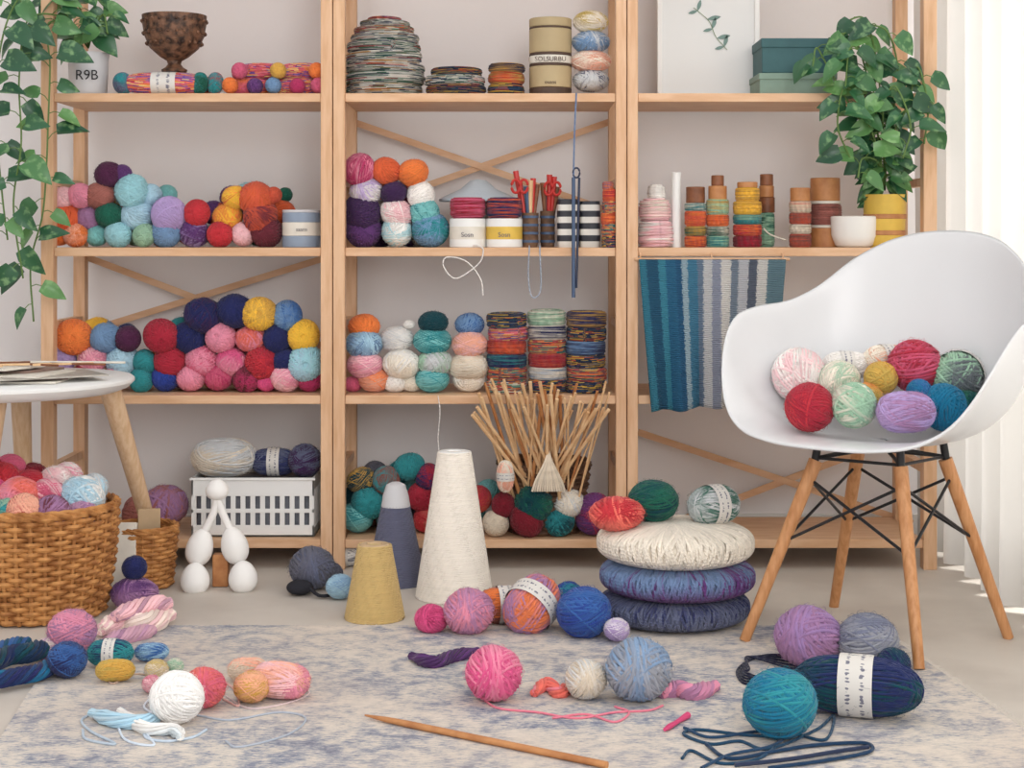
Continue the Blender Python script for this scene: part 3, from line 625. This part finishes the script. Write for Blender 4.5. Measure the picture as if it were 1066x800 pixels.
for pts in ([(915,150,3.88),(905,90,3.82),(890,40,3.8),(870,35,3.79)],[(925,140,3.86),(935,80,3.82),(925,35,3.8),(905,25,3.8)],[(910,150,3.86),(885,110,3.82),(862,70,3.8),(850,50,3.79),(846,70,3.78)],
  [(925,150,3.85),(945,110,3.82),(955,70,3.8),(966,110,3.79),(962,150,3.79)],[(915,160,3.85),(900,120,3.81),(880,90,3.79),(872,130,3.78),(885,165,3.78)],
  [(915,150,3.86),(910,100,3.8),(900,60,3.78),(885,50,3.77),(880,90,3.77)],[(920,150,3.86),(920,110,3.8),(932,90,3.78),(948,130,3.77),(940,165,3.77)],[(918,120,3.85),(912,60,3.81),(900,20,3.8),(880,22,3.8)],[(915,170,3.86),(898,165,3.8),(893,185,3.79)]):
    vine(A,[o]+[W(*p) for p in pts],.031,.054)
A.obj('foliage',[leafm,STEM],parent=g,auto=False)
# ------------------------------------------------------------ top shelf right
g=group('framed_botanical_print',(X(737,4.05),4.05,ZT[0])); A=Acc(); d=4.05; x0,x1=X(684,d),X(790,d); z0,z1=ZT[0],ZT[0]+.33
for a,b_ in (((x0,z0),(x1,z0+.012)),((x0,z1-.012),(x1,z1)),((x0,z0),(x0+.012,z1)),((x1-.012,z0),(x1,z1))): A.box((a[0],d-.012,a[1]),(b_[0],d+.008,b_[1]))
A.obj('frame',[WHITE],parent=g,smooth=False,bevel=.001)
A=Acc(); A.box((x0+.01,d-.002,z0+.01),(x1-.01,d+.006,z1-.01)); A.obj('print_paper',[mat('print_paper',(228,230,230),.6)],parent=g,smooth=False)
A=Acc(); P=smooth([W(757,52,d-.004),W(745,38,d-.004),(W(738,22,d-.004)),W(722,8,d-.004)],8); A.tube(P,.0008,5,m=1)
def flat_leaf(p,ang,ln):
    v=[];n_=8
    for i in range(n_+1):
        u=i/n_; w=.16*ln*math.sin(math.pi*u)+.0002
        for s_ in (-1,1): v.append((p[0]+math.cos(ang)*u*ln-math.sin(ang)*s_*w,p[1]-.001,p[2]+math.sin(ang)*u*ln+math.cos(ang)*s_*w))
    A.add(v,[(2*i,2*i+1,2*i+3,2*i+2) for i in range(n_)],0,random.random())
for i in (2,12,22): flat_leaf(P[i],2.2+(.9 if i%2 else -.9),.03); flat_leaf(P[i],2.2-(1.2 if i%2 else -1.2),.025)
for i in (7,17): flat_leaf(P[i],.2,.035)
A.obj('botanical_drawing',[mat('print_green',(120,148,142),.7),STEM],parent=g,smooth=False)
A=Acc(); A.box((X(789,3.92),3.89,ZT[0]),(X(868,3.92),4.06,ZT[0]+.050),0); A.box((X(788,3.92),3.887,ZT[0]+.036),(X(869,3.92),4.063,ZT[0]+.052),0); A.obj('storage_box',[SAGEB],bevel=.002,smooth=False)
A=Acc(); A.box((X(792,3.92),3.9,ZT[0]+.053),(X(866,3.92),4.06,ZT[0]+.135),0);A.box((X(791,3.92),3.897,ZT[0]+.115),(X(867,3.92),4.063,ZT[0]+.138),0); A.obj('storage_box',[TEALB],bevel=.002,smooth=False)
stack(1,682,38,[(27,'lpink','white'),(22,'lpink','cream',None,.9),(15,'white',None,None,.5)],name='yarn_cake_stack')
A=Acc(); d=3.94;k=d/F; A.lathe([(.008,0),(.012,0),(.012,.185),(.008,.185),(.008,0)],(X(704,d),d,ZT[1]),24); A.obj('paper_roll',[WHITE])
def spool(px,w,layers,name='thread_spool',d=3.93):
    k=d/F; z=ZT[1]; g=group(name,(X(px,d),d,z))
    for i,l in enumerate(layers):
        h=l[0]*k; R=w/2*k*(l[3] if len(l)>3 else 1)
        if isinstance(l[1],str): inst(CKF,(X(px,d),d,z+h/2),(R,R,h/2*1.08),C[l[1]],'thread_%d'%i,g,(0,0,random.random()*6),C[l[2]] if l[2] else None,.9)
        else:
            A=Acc(); A.cyl((X(px,d),d,z),R,h); A.obj('wood_%d'%i,[l[1]],parent=g)
        z+=h
spool(724,23,[(12,'orange','crim'),(10,'green','mustard'),(16,'rust','orange'),(8,'teal','cream'),(17,DARKW,None,.85)])
spool(747,24,[(12,'teal','sage'),(10,'green','cream'),(12,'dorange','orange'),(16,'sage','mustard'),(14,CARAM,None,.8),(11,DARKW,None,.55)])
spool(778,30,[(12,'crim','dred'),(12,'red','orange'),(10,'teal','sage'),(14,'yellow','mustard'),(14,'mustard','yellow',.85),(6,CARAM,None,.7)])
spool(798,17,[(36,'sage','green'),(16,DARKW,None),(12,CARAM,None,.9),(12,DARKW,None,.8)],d=3.99)
spool(833,23,[(14,'brown','rust'),(10,'beige','cream'),(12,'rust','brown'),(12,'beige','peach'),(14,CARAM,None,.9)])
spool(859,34,[(20,CARAM,None),(3,PAPER,None,.95),(22,'browr','brown'),(3,PAPER,None,.95),(24,CARAM,None,.9)],d=3.98)
cord([(795,238,3.9),(800,243,3.88),(806,246,3.87),(818,250,3.87)],.0018,(225,215,200),'yarn_end')
A=Acc(); c=(X(889,3.93),3.925,ZT[1]); A.lathe([(.001,0),(.038,0),(.047,.006),(.056,.03),(.058,.075),(.055,.077),(.052,.07),(.046,.01),(.001,.008)],c,36)
A.obj('ceramic_mug',[CERAM])
# hanging striped blanket
m,nt,b=newmat('striped_knit'); N=nt.nodes; L=nt.links; b.inputs['Roughness'].default_value=.95
tc=N.new('ShaderNodeTexCoord'); sp=N.new('ShaderNodeSeparateXYZ'); L.new(tc.outputs['UV'],sp.inputs[0])
nn_=N.new('ShaderNodeTexNoise'); nn_.inputs['Scale'].default_value=90; L.new(tc.outputs['UV'],nn_.inputs['Vector'])
ma=N.new('ShaderNodeMath'); ma.operation='MULTIPLY_ADD'; ma.inputs[1].default_value=.05; L.new(nn_.outputs['Fac'],ma.inputs[0]); L.new(sp.outputs[0],ma.inputs[2])
r=N.new('ShaderNodeValToRGB'); r.color_ramp.interpolation='CONSTANT'; e=r.color_ramp.elements
S=[(0,(52,126,150)),(.07,(30,86,118)),(.15,(62,140,165)),(.20,(40,104,142)),(.27,(34,90,130)),(.31,(160,184,196)),(.35,(66,126,158)),(.42,(112,132,156)),(.46,(208,208,210)),(.52,(150,156,176)),(.58,(224,220,216)),(.65,(120,134,150)),(.70,(198,198,204)),(.77,(88,96,112)),(.83,(218,215,211)),(.90,(100,130,142))]
while len(e)<len(S): e.new(.5)
for i in range(len(S)-1,-1,-1): e[i].position=S[i][0]
for i,(p,cc) in enumerate(S): e[i].position=p
for i,(p,cc) in enumerate(S): e[i].color=(*lin(cc),1)
L.new(ma.outputs[0],r.inputs[0]); L.new(r.outputs[0],b.inputs['Base Color'])
wv=N.new('ShaderNodeTexWave'); wv.inputs['Scale'].default_value=26; wv.bands_direction='Y'; wv.inputs['Distortion'].default_value=2; L.new(tc.outputs['UV'],wv.inputs['Vector'])
bp=N.new('ShaderNodeBump'); bp.inputs['Strength'].default_value=.9; bp.inputs['Distance'].default_value=.004; L.new(wv.outputs['Fac'],bp.inputs['Height']); L.new(bp.outputs[0],b.inputs['Normal'])
A=Acc(); nx,nzz=80,30; v=[]; uv=[]
xa,xb=X(665,3.84),X(818,3.84); zt_,zb_=.752,.385
for j in range(nzz):
    t=j/(nzz-1)
    for i in range(nx):
        u=i/(nx-1); x_=xa+(xb-xa)*u+.032*t*(1-u)-.03*t*u; zz=zt_-(zt_-zb_-.02*u)*t+.004*math.sin(u*20)*t
        v.append((x_,3.838-.010*t*math.sin(u*26+t)-.004*math.sin(u*60)*t,zz)); uv.append((u,t))
A.add(v,[(j*nx+i,j*nx+i+1,(j+1)*nx+i+1,(j+1)*nx+i) for j in range(nzz-1) for i in range(nx-1)])
g=group('striped_knit_blanket',(X(740,3.84),3.84,.5)); o=A.obj('blanket_cloth',[m],parent=g,auto=False)
ul=o.data.uv_layers.new(name='UVMap'); 
for lp in o.data.loops: ul.data[lp.index].uv=uv[lp.vertex_index]
so=o.modifiers.new('thick','SOLIDIFY'); so.thickness=.004
A=Acc(); A.tube([(xa-.01,3.845,.752),(xb+.01,3.845,.752)],.004,8)
for x_ in (xa+.005,xb-.005,(xa+xb)/2): A.tube([(x_,3.845,.752),(x_,3.862,.768)],.002,6)
A.obj('hanging_rod',[WOOD],parent=g)
# ------------------------------------------------------------ chair
cc=Vector((.748,3.205,0)); fv=Vector((-.68,-.733,0)); lv=Vector((-.733,.68,0))
g=group('shell_armchair',tuple(cc)); 
TB=[(0,.25,.404),(22,.262,.405),(40,.295,.418),(52,.318,.455),(60,.328,.515),(68,.33,.59),(78,.325,.645),(92,.308,.662),(108,.298,.668),(122,.292,.70),(136,.285,.76),(152,.28,.803),(166,.275,.820),(180,.272,.824)]
TX=[t[0] for t in TB]
def sm_interp(x,ys):
    w=0;tot=0
    for o_ in (-6,-3,0,3,6):
        xx=abs(x+o_); xx=360-xx if xx>180 else xx; q=1-abs(o_)/9; tot+=q*np.interp(xx,TX,ys); w+=q
    return tot/w
A=Acc(); nT,nt_=96,18; v=[]
for i in range(nT):
    th=360*i/nT-180; at=abs(th); r_=sm_interp(at,[t[1] for t in TB]); z_=sm_interp(at,[t[2] for t in TB]); 
    f=max(0,min(1,(z_-.41)/.2)); bk=max(0,(at-110)/70) if at>110 else 0
    r1=.11+.04*f; z1_=.396; r2=(.215)*(1-f)+f*(.28*(1-bk)+.235*bk); z2=.42*(1-f)+f*(.405*(1-bk)+.45*bk)
    c_,s_=math.cos(math.radians(th)),math.sin(math.radians(th))
    for j in range(nt_):
        t=(j+ .35)/(nt_-1+.35) 
        rr=3*(1-t)**2*t*r1+3*(1-t)*t*t*r2+t**3*r_; zz=(1-t)**3*.397+3*(1-t)**2*t*z1_+3*(1-t)*t*t*z2+t**3*z_
        p=cc+fv*(rr*c_)+lv*(rr*s_); v.append((p.x,p.y,zz))
fs=[(i*nt_+j,i*nt_+j+1,((i+1)%nT)*nt_+j+1,((i+1)%nT)*nt_+j) for i in range(nT) for j in range(nt_-1)]
fs.append(tuple(i*nt_ for i in range(nT))[::-1]); A.add(v,fs); shell=A.obj('seat_shell',[WHITEP],parent=g,auto=False)
so=shell.modifiers.new('s','SOLIDIFY'); so.thickness=.007; so.offset=0; ss=shell.modifiers.new('ss','SUBSURF'); ss.levels=1; ss.render_levels=1
feet=[FP(775,670),FP(868,632),FP(1050,665),FP(957,700)]
LEG=[]
for i,ft in enumerate(feet):
    ft=Vector(ft); ft.z=RZ if i in(0,3) else .0005; dv=(ft-cc); dv.z=0; top=cc+dv*.47; top.z=.375; LEG.append((top,ft))
    A=Acc(); p=np.array([top+(ft-top)*t for t in np.linspace(.04,1,10)]); A.tube(p,np.linspace(.0145,.0105,10),14); A.obj('leg_%d'%(i+1),[LEGW],parent=g)
A=Acc()
def onleg(i,z): t,f_=LEG[i]; q=(t.z-z)/(t.z-f_.z); return t+(f_-t)*q
for i in range(4):
    j=(i+1)%4
    A.tube([onleg(i,.325),onleg(j,.20)],.0032,8); A.tube([onleg(j,.325),onleg(i,.20)],.0032,8)
    A.tube([onleg(i,.365),onleg(j,.365)],.0032,8); A.tube([onleg(i,.365),cc+Vector((0,0,.385))],.004,8)
    t=LEG[i][0]; A.tube([onleg(i,.352),Vector((t.x,t.y,.402))],.008,10)
A.obj('wire_base',[BLACK],parent=g)
g=group('yarn_on_chair',(.735,3.2,.42))
def cy(px,py,r,d,col,c2=None,t=None,lab=False,yaw=0,ln=1.0):
    d+=.11; p=W(px,py,d); R=r*d/F*1.04
    if t=='sk': sk(p,R,col,c2,yaw,lab,g,'skein',ln)
    else: inst(random.choice([B1,B2,B3]),p,R,C[col],'ball',g,None,C[c2] if c2 else None,.8)
cy(832,391,28,3.24,'white','lpink'); cy(843,424,25,3.08,'crim','red'); cy(889,422,23,3.06,'sage','cream'); cy(943,429,22,3.02,'lav','mauve','sk',yaw=.2,ln=.85); cy(982,424,24,3.07,'tblue')
cy(874,397,21,3.19,'cream','sage'); cy(917,394,17,3.15,'mustard','gold'); cy(952,381,27,3.17,'crim','rose'); cy(997,392,27,3.17,'sage','dgrey','sk',True,1.2,.85); cy(957,408,13,3.08,'blue','tblue'); cy(905,412,14,3.14,'gold','orange')
cy(881,381,15,3.25,'white',None,'sk',True); cy(922,374,15,3.25,'cream','orange','sk',True,yaw=.3); cy(1006,425,18,3.10,'green','dteal')
# ------------------------------------------------------------ side table
g=group('round_side_table',(-1.13,3.54,0)); A=Acc()
A.lathe([(.001,.462),(.25,.462),(.272,.47),(.285,.483),(.285,.489),(.28,.493),(.001,.493)],(-1.13,3.54,0),64); A.obj('table_top',[WHITE],parent=g)
A=Acc()
for a,b_ in (((-.905,3.59),(-.838,3.82)),((-1.15,3.73),(-1.155,3.80)),((-1.32,3.45),(-1.42,3.36)),((-1.1,3.40),(-1.12,3.27))):
    A.tube(np.linspace((a[0],a[1],.465),(b_[0],b_[1],0.001),6),np.linspace(.024,.015,6),14)
A.obj('table_legs',[TLEG],parent=g)
cols=[PAPER,mat('magazine_a',(150,125,115),.5,noise=.4,nscale=25),mat('magazine_b',(190,184,174),.5,noise=.4,nscale=25)]
g=group('magazine_stack',(-1.1,3.5,.493)); A=Acc(); z=.4945
for i in range(7):
    R=Matrix.Rotation(random.uniform(-.6,.6),3,'Z'); th=.003+.002*random.random(); A.obox((-1.09+random.uniform(-.05,.05)+(.03 if i<3 else 0),3.5+random.uniform(-.04,.04),z+th/2),(.24 if i<4 else .17,.17 if i<4 else .13,th),R,i%3); z+=th+.0005
A.obj('magazines',cols,parent=g,smooth=False)
A=Acc()
for i in range(9):
    x_=-1.15+.03*i; a=random.uniform(-.6,.6); A.tube([(x_-.07*math.cos(a),3.44+.04*(i%3),z+.004),(x_+.06*math.cos(a),3.44+.04*(i%3)+.12*math.sin(a),z+.004)],.0026,8,m=i%3)
A.obj('knitting_needles',[STICK,DARKW,PAPER],parent=g)
# ------------------------------------------------------------ big wicker basket
bc=(-1.015,3.42,.0); g=group('wicker_basket_of_yarn',bc); A=Acc(); weave(A,(bc[0],bc[1],.004),.135,.162,.228,22,34,.0055,bulge=.006); A.obj('wicker_basket',[WICK],parent=g)
n=0
for px,py,r_,d,c1,c2 in [(20,520,22,3.36,'salmon','pink'),(2,503,20,3.42,'red','crim'),(30,510,20,3.44,'crim','red'),(58,503,17,3.46,'lpink','white'),(84,520,23,3.40,'lblue','white'),(50,516,17,3.38,'rose','lpink'),(55,535,18,3.31,'mauve','maroon'),(88,537,16,3.36,'mauve','lpink'),(8,537,17,3.31,'teal','sage'),(25,533,18,3.3,'peach','crim'),(98,508,14,3.44,'lgrey','lblue'),(-10,520,22,3.38,'hot',None),(10,490,16,3.48,'rose',None),(35,498,15,3.5,'dred',None),(70,497,15,3.5,'white','pink'),(-20,500,22,3.45,'crim',None)]:
    n+=1; p=W(px,py,d); q=Vector((p.x-bc[0],p.y-bc[1])); 
    if q.length>.12: q=q*(.12/q.length); p.x=bc[0]+q.x; p.y=bc[1]+q.y
    inst(random.choice([B1,B2,B3]),p,r_*d/F*1.08,C[c1],'ball_%d'%n,g,None,C[c2] if c2 else None,.9)
A=Acc(); A.cyl((bc[0],bc[1],.15),.135,.03); A.obj('basket_filling',[mat('dark_wool_fill',(90,50,60),.95,noise=.4,bump=.8)],parent=g)
bc=(-.848,3.68,0); g=group('small_basket',bc); A=Acc(); weave(A,(bc[0],bc[1],.003),.060,.074,.135,14,20,.0035); A.obj('wicker_body',[WICK],parent=g)
A=Acc(); A.obox((-.875,3.60,.085),(.05,.012,.15),Matrix.Rotation(-.25,3,'X')); A.obox((-.835,3.67,.12),(.05,.01,.12),Matrix.Rotation(.2,3,'Z'),1); A.obj('cards',[PAPER,KRAFT],parent=g,smooth=False,bevel=.001)
# white egg doll
g=group('white_yarn_doll',(-.66,3.66,0)); A=Acc(); WY=mat('white_wool',(246,244,241),.9,bump=.12,bscale=60)
def egg(px,py,w,h,d,rot=0):
    B=Acc(); p=W(px,py,d); wr,hr=w*d/F,h*d/F
    prof=[(max(1e-4,math.sin(math.pi*i/20))*wr*(1+.14*math.cos(math.pi*i/20)),-math.cos(math.pi*i/20)*hr) for i in range(21)]
    B.lathe(prof,(0,0,0),28); V=B.v[0]; c_,s_=math.cos(rot),math.sin(rot)
    B.v[0]=np.stack([V[:,0]*c_+V[:,2]*s_+p.x,V[:,1]+p.y,-V[:,0]*s_+V[:,2]*c_+p.z],-1); B.obj('wool_lump',[WY],parent=g,auto=False)
dd=3.66
egg(226,510,12,11,dd); egg(208,570,14,20,dd,.25); egg(203,603,15,17,dd-.03); egg(244,568,14,20,dd,-.25); egg(253,601,15,17,dd-.03)
for q in ([(226,518),(222,535),(212,555)],[(226,518),(232,535),(241,555)]): A.tube(smooth([W(x,y,dd) for x,y in q],6),.009,10)
A.obj('neck_cords',[WY],parent=g); A=Acc(); p=FP(229,612); A.box((p.x-.018,p.y,0.001),(p.x+.018,p.y+.03,.075)); A.obj('wood_block',[CARAM],parent=g,bevel=.003,smooth=False)
# ------------------------------------------------------------ floor
def onfloor(px,py,r,rz=RZ):
    d=F*(H-rz)/(py-HY+r); return Vector(((px-533)*d/F,d,rz+r*d/F)), r*d/F
def fb(px,py,r,col,c2=None,rz=RZ,me=None,mf=.8):
    p,R=onfloor(px,py,r,rz); s=random.uniform(.90,.97); p.z=rz+R*s
    return inst(me or random.choice([B1,B3]),p,(R*random.uniform(1.02,1.08),R,R*s),C[col],'yarn_ball',None,(0,0,random.uniform(-.6,.6)),C[c2] if c2 else None,mf)
def fs_(px,py,r,col,c2=None,yaw=0,lab=False,ln=1.0,rz=RZ,m=None,roll=1.2):
    p,R=onfloor(px,py,r,rz); return sk(p,R,col,c2,yaw,lab,None,'yarn_skein',ln,m,roll)
def hank(P,R,ns,sr,col,c2=None,name='twisted_yarn_hank',tw=9,z0=None):
    P=smooth(P,10); n=len(P); A=Acc(); t=np.gradient(P,axis=0); t/=np.linalg.norm(t,axis=1)[:,None]; up=np.tile([0,0,1.],(n,1)); s_=np.cross(t,up); s_/=np.linalg.norm(s_,axis=1)[:,None]
    u=np.linspace(0,1,n); env=np.clip(np.minimum(u,1-u)*6,.45,1)
    for k in range(ns):
        a=2*math.pi*k/ns+u*tw; q=P+(R*env*np.cos(a))[:,None]*s_+(R*env*np.sin(a)*.8)[:,None]*up; A.tube(q,sr,5)
    A.tube(P,R*.8*env,8)
    o=A.obj(name,[YARN]); o.color=(*lin(C[col]),1); o['col2']=[float(x) for x in (*lin(C[c2 or col]),1)]; o['mixf']=.8 if c2 else 0.; return o
def fl(pts,z): return [FP(x,y,z) for x,y in pts]
p,R=onfloor(140,618,17,0); g=group('pompom_hat',tuple(p-Vector((0,0,R))))
inst(B3,p,(R*1.5,R*1.2,R),C['mauve'],'hat_body',g,(0,0,0),C['purple']); inst(B2,p+Vector((.0,0,R+.02)),.027,C['navy'],'pompom',g)
hank(fl([(104,656),(128,648),(150,650),(178,640)],.022),.021,12,.006,'lpink','cream','knitted_scarf',tw=7)
hank(fl([(110,668),(135,662),(160,656)],.016),.015,10,.005,'mauve','lpink','knitted_scarf',tw=6)
hank(fl([(120,642),(150,632),(178,628)],.045),.018,10,.0055,'lpink','mauve','knitted_scarf',tw=5)
fb(75,656,25,'mauve','pink'); fb(70,686,20,'navy','blue'); fs_(115,680,15,'teal','navy',.0,True,1.0); fs_(120,698,12,'gold','mustard',.1,False,1.05); fs_(158,679,10,'blue','lblue',.1,False,1.1)
fb(48,675,13,'mauve','cream',0); fb(163,697,12,'beige','gold'); fb(182,693,9,'sage','cream'); fb(184,725,28,'pure'); fb(212,714,23,'salmon','rose'); fb(158,712,10,'lpink','rose')
fs_(258,697,13,'peach','beige',.1,False,1.0); fb(262,714,18,'mustard','peach'); fs_(290,708,20,'peach','lpink',-.3,False,.9); fb(303,708,20,'pink','peach')
hank(fl([(-25,700),(5,684),(30,680),(50,672)],.028),.018,9,.005,'dteal','navy'); hank(fl([(-20,712),(15,705),(40,700),(58,690)],.022),.014,8,.005,'navy','tblue')
hank(fl([(-30,690),(0,676),(30,668)],.02),.013,8,.005,'blue','dteal')
hank(fl([(95,742),(120,750),(145,752),(165,748)],.016),.011,8,.0035,'lblue','white',tw=4); hank(fl([(125,740),(150,758),(180,760),(188,768)],.014),.009,8,.003,'white','lblue',tw=4)
def strand(pts,col,r=.0016,z=RZ,name='loose_yarn_strand'):
    A=Acc(); A.tube(smooth(fl(pts,z+r),10),r,6); o=A.obj(name,[YARN]); o.color=(*lin(col),1); return o
strand([(100,742),(85,750),(95,762),(120,775),(90,770),(86,760)],(190,205,220),.0022); strand([(165,742),(150,765),(170,772),(200,768),(215,760)],(190,205,220),.0022)
strand([(205,745),(240,750),(290,742),(318,748),(300,765),(250,778),(235,772)],(190,198,212),.0018); strand([(235,725),(260,738),(300,732),(322,722),(310,715)],(220,200,200),.0014)
strand([(110,705),(118,712),(140,702),(175,708)],(200,170,150)); strand([(232,708),(245,720),(248,735),(232,728)],(230,180,170),.002)
strand([(150,700),(165,718),(150,735),(162,745)],(210,215,225),.002); strand([(120,745),(130,770),(160,776),(150,762)],(200,212,225),.002)
def cone(px,pyb,rb,rt,h,col,name,core=None,pitch=.0036,cap=.012):
    d=F*H/(pyb-HY); d+=rb*d/F; k=d/F; x=(px-533)*k; R0,R1,hh=rb*k,rt*k,h*k; g=group(name,(x,d,0)); A=Acc()
    n=int(hh/pitch); ph=np.linspace(0,2*math.pi,56,endpoint=False); A.lathe([(.001,.001),(R0*.97,.001),(R1*.97,hh),(.001,hh)],(x,d,0),32)
    for i in range(n):
        for s_ in (1,-1):
            t=(i+.5)/n; z=hh*t
            z_=z+s_*.004*np.cos(ph+i*.02); z_=np.clip(z_,.002,hh); r2=R0+(R1-R0)*z_/hh
            p=np.stack([x+r2*np.cos(ph),d+r2*np.sin(ph),z_],-1); A.tube(p,pitch*.5,5,True,sr=.75+.25*(random.random()-.5))
    o=A.obj('wound_yarn',[YARN],parent=g); o.color=(*lin(C[col]) ,1)
    A=Acc(); A.lathe([(R1*.95,hh-.001),(R1*.85,hh+.003),(R1*.5,hh+.003),(R1*.38,hh-.004)],(x,d,0),24); A.lathe([(R0*1.01,.0005),(R0*1.01,.004),(.9*R0,.004)],(x,d,0),32); A.obj('cone_core',[core or KRAFT],parent=g)
C['ecru']=(240,233,222); C['dslate']=(100,102,124); C['wheat']=(200,172,112)
cone(473,630,40,17,150,'ecru','yarn_cone',WHITE); cone(412,614,31,14,82,'dslate','yarn_cone',LGREY); cone(390,651,31,17,76,'wheat','yarn_cone')
g=bpy.data.objects['yarn_cone.001']; kz=g.location.y/F; A=Acc(); A.lathe([(.034,0),(.030,.025),(.022,.05),(.010,.056),(.001,.056)],(g.location.x,g.location.y,80*kz),28); o=A.obj('cone_cap',[LGREY],parent=g)
fb(325,590,24,'dgrey','slate',0); fs_(358,578,12,'white','dgrey',0,True,rz=0); fb(354,610,14,'lblue','steel',0); fb(345,596,12,'dgrey',None,0)
A=Acc(); p=FP(312,620,0); A.sphere((p.x,p.y,.018),.03,sc=(1,1,.55)); A.tube(smooth([(p.x+.02,p.y-.01,.02),(p.x+.05,p.y-.04,.008),(p.x+.08,p.y-.02,.006)],6),.004,8); A.obj('black_pouch',[mat('black_cloth',(38,38,45),.9,bump=.5)])
fb(449,643,17,'hot','mag',0); fb(488,635,26,'pink','mauve',0); fs_(525,630,20,'brown','orange',.2,True,.9,0); 
p,R=onfloor(554,630,28,0); inst(SK,p,(R*.75,R,R),C['mauve'],'yarn_skein',None,(.5,-.5,.9),C['orange'],.9,None,True)
fb(608,637,28,'royal','blue',0); fb(592,617,14,'royal','teal',0); fb(642,655,13,'lav','white')
hank(fl([(428,683),(450,690),(470,684),(498,678)],.014),.011,8,.004,'dpurp','purple'); fb(514,700,30,'hot','pink')
hank(fl([(556,722),(570,712),(582,722),(594,712)],.012),.010,8,.004,'salmon','pink'); fb(610,706,22,'beige','lgrey'); fb(665,696,34,'grey','steel')
hank(fl([(688,722),(705,718),(722,722),(745,714)],.014),.013,7,.006,'mauve','pink',tw=14)
strand([(505,730),(520,738),(560,742),(600,748),(640,742),(675,740),(690,735)],(225,120,140),.002); strand([(575,748),(610,744),(640,752),(655,742),(640,736)],(225,120,140),.002)
A=Acc(); A.tube(np.linspace(FP(692,760,RZ+.005),FP(716,745,RZ+.005),6),np.array([.003,.005,.004,.004,.005,.006]),10); A.obj('stitch_marker',[mat('pink_plastic',(215,70,120),.4)])
A=Acc(); a=FP(380,745,RZ+.006); b_=FP(632,797,RZ+.006); A.tube(np.linspace(a,b_,12),np.array([.0015,.0045]+[.0055]*10),12); A.obj('wooden_knitting_needle',[CARAM])
py=667
d=F*H/(py-HY)+.155; k=d/F; x=(703-533)*k; z=RZ
for w,h,c1,c2,dx,nm in ((79,30,'slate','navy',-.003,'yarn_cushion'),(81,34,'purple','steel',.004,'yarn_cushion'),(82,37,'cream','beige',0,'yarn_cushion')):
    hh=h*k; inst(POUF,(x+dx,d,z+hh/2),(w*k,w*k,hh/2*1.16),C[c1],nm,None,(0,0,random.random()*6),C[c2] if c1!='cream' else None,.8); z+=hh*.97
g=group('yarn_balls_on_cushion',(x,d,z))
def topb(px,dd,zz): return Vector(((px-533)*dd/F,dd,z+zz))
inst(B3,topb(642,3.30,.031),(.060,.05,.036),C['salmon'],'ball_1',g,(0,0,.2),C['red']); inst(B1,topb(680,3.36,.047),(.054,.054,.046),C['green'],'ball_2',g,(0,0,1),C['dteal']); sk(topb(743,3.35,.041),.043,'lgrey','green',.5,True,g,'skein',.85)
fb(841,660,35,'mauve','lpurp'); fb(903,666,32,'grey','slate'); fs_(892,714,32,'dteal','navy',-.3,True,1.3,roll=.4); fb(812,731,38,'tblue','teal'); fb(930,690,18,'navy','dteal')
for i in range(5):
    o=i*3; strand([(842-o,685+o),(815,682+o),(790-o,684),(768+o,697),(775,712-o),(800,708),(830,700+o)],(38,40,62),.0022,z=RZ+.001*i,name='dark_cord_loop')
strand([(830,765),(860,770),(868,745),(850,760),(800,780),(770,772),(740,775),(712,765),(725,760),(770,765),(810,770),(790,790),(750,795),(720,782),(710,790)],(35,75,105),.0026)
strand([(712,758),(740,768),(790,762),(815,768),(800,778),(760,786),(730,800)],(35,65,95),.0026,z=RZ+.002)
strand([(735,775),(760,790),(810,782),(850,776),(900,774),(905,783),(860,792),(800,800)],(30,58,88),.003,z=RZ+.001)
strand([(765,797),(820,791),(870,783),(904,778)],(45,55,80),.0034,z=RZ+.003)
# ------------------------------------------------------------ light and camera
w=bpy.data.worlds.new('world'); scene.world=w; w.use_nodes=True; w.node_tree.nodes['Background'].inputs[0].default_value=(.97,.985,1,1); w.node_tree.nodes['Background'].inputs[1].default_value=1.0
def area(name,loc,rot,sx,sy,e,col=(1,1,1)):
    l=bpy.data.lights.new(name,'AREA'); l.shape='RECTANGLE'; l.size=sx; l.size_y=sy; l.energy=e; l.color=col; o=link(bpy.data.objects.new(name,l)); o.location=loc; o.rotation_euler=rot
area('window_daylight',(1.9,2.6,1.3),(0,math.pi/2,0),2.4,2.8,185,(1,.985,.96))
area('added_fill_light',(1.1,-.5,1.7),(math.radians(76),0,math.radians(15)),2.0,1.5,76,(1,.98,.96))  # soft fill added behind the camera, not a lamp of the room
cam=bpy.data.cameras.new('camera'); co=link(bpy.data.objects.new('camera',cam)); co.location=(0,0,H); co.rotation_euler=(math.pi/2,0,0)
cam.sensor_width=36; cam.lens=36*F/1066; cam.shift_y=-155/1066; cam.clip_start=.05; scene.camera=co
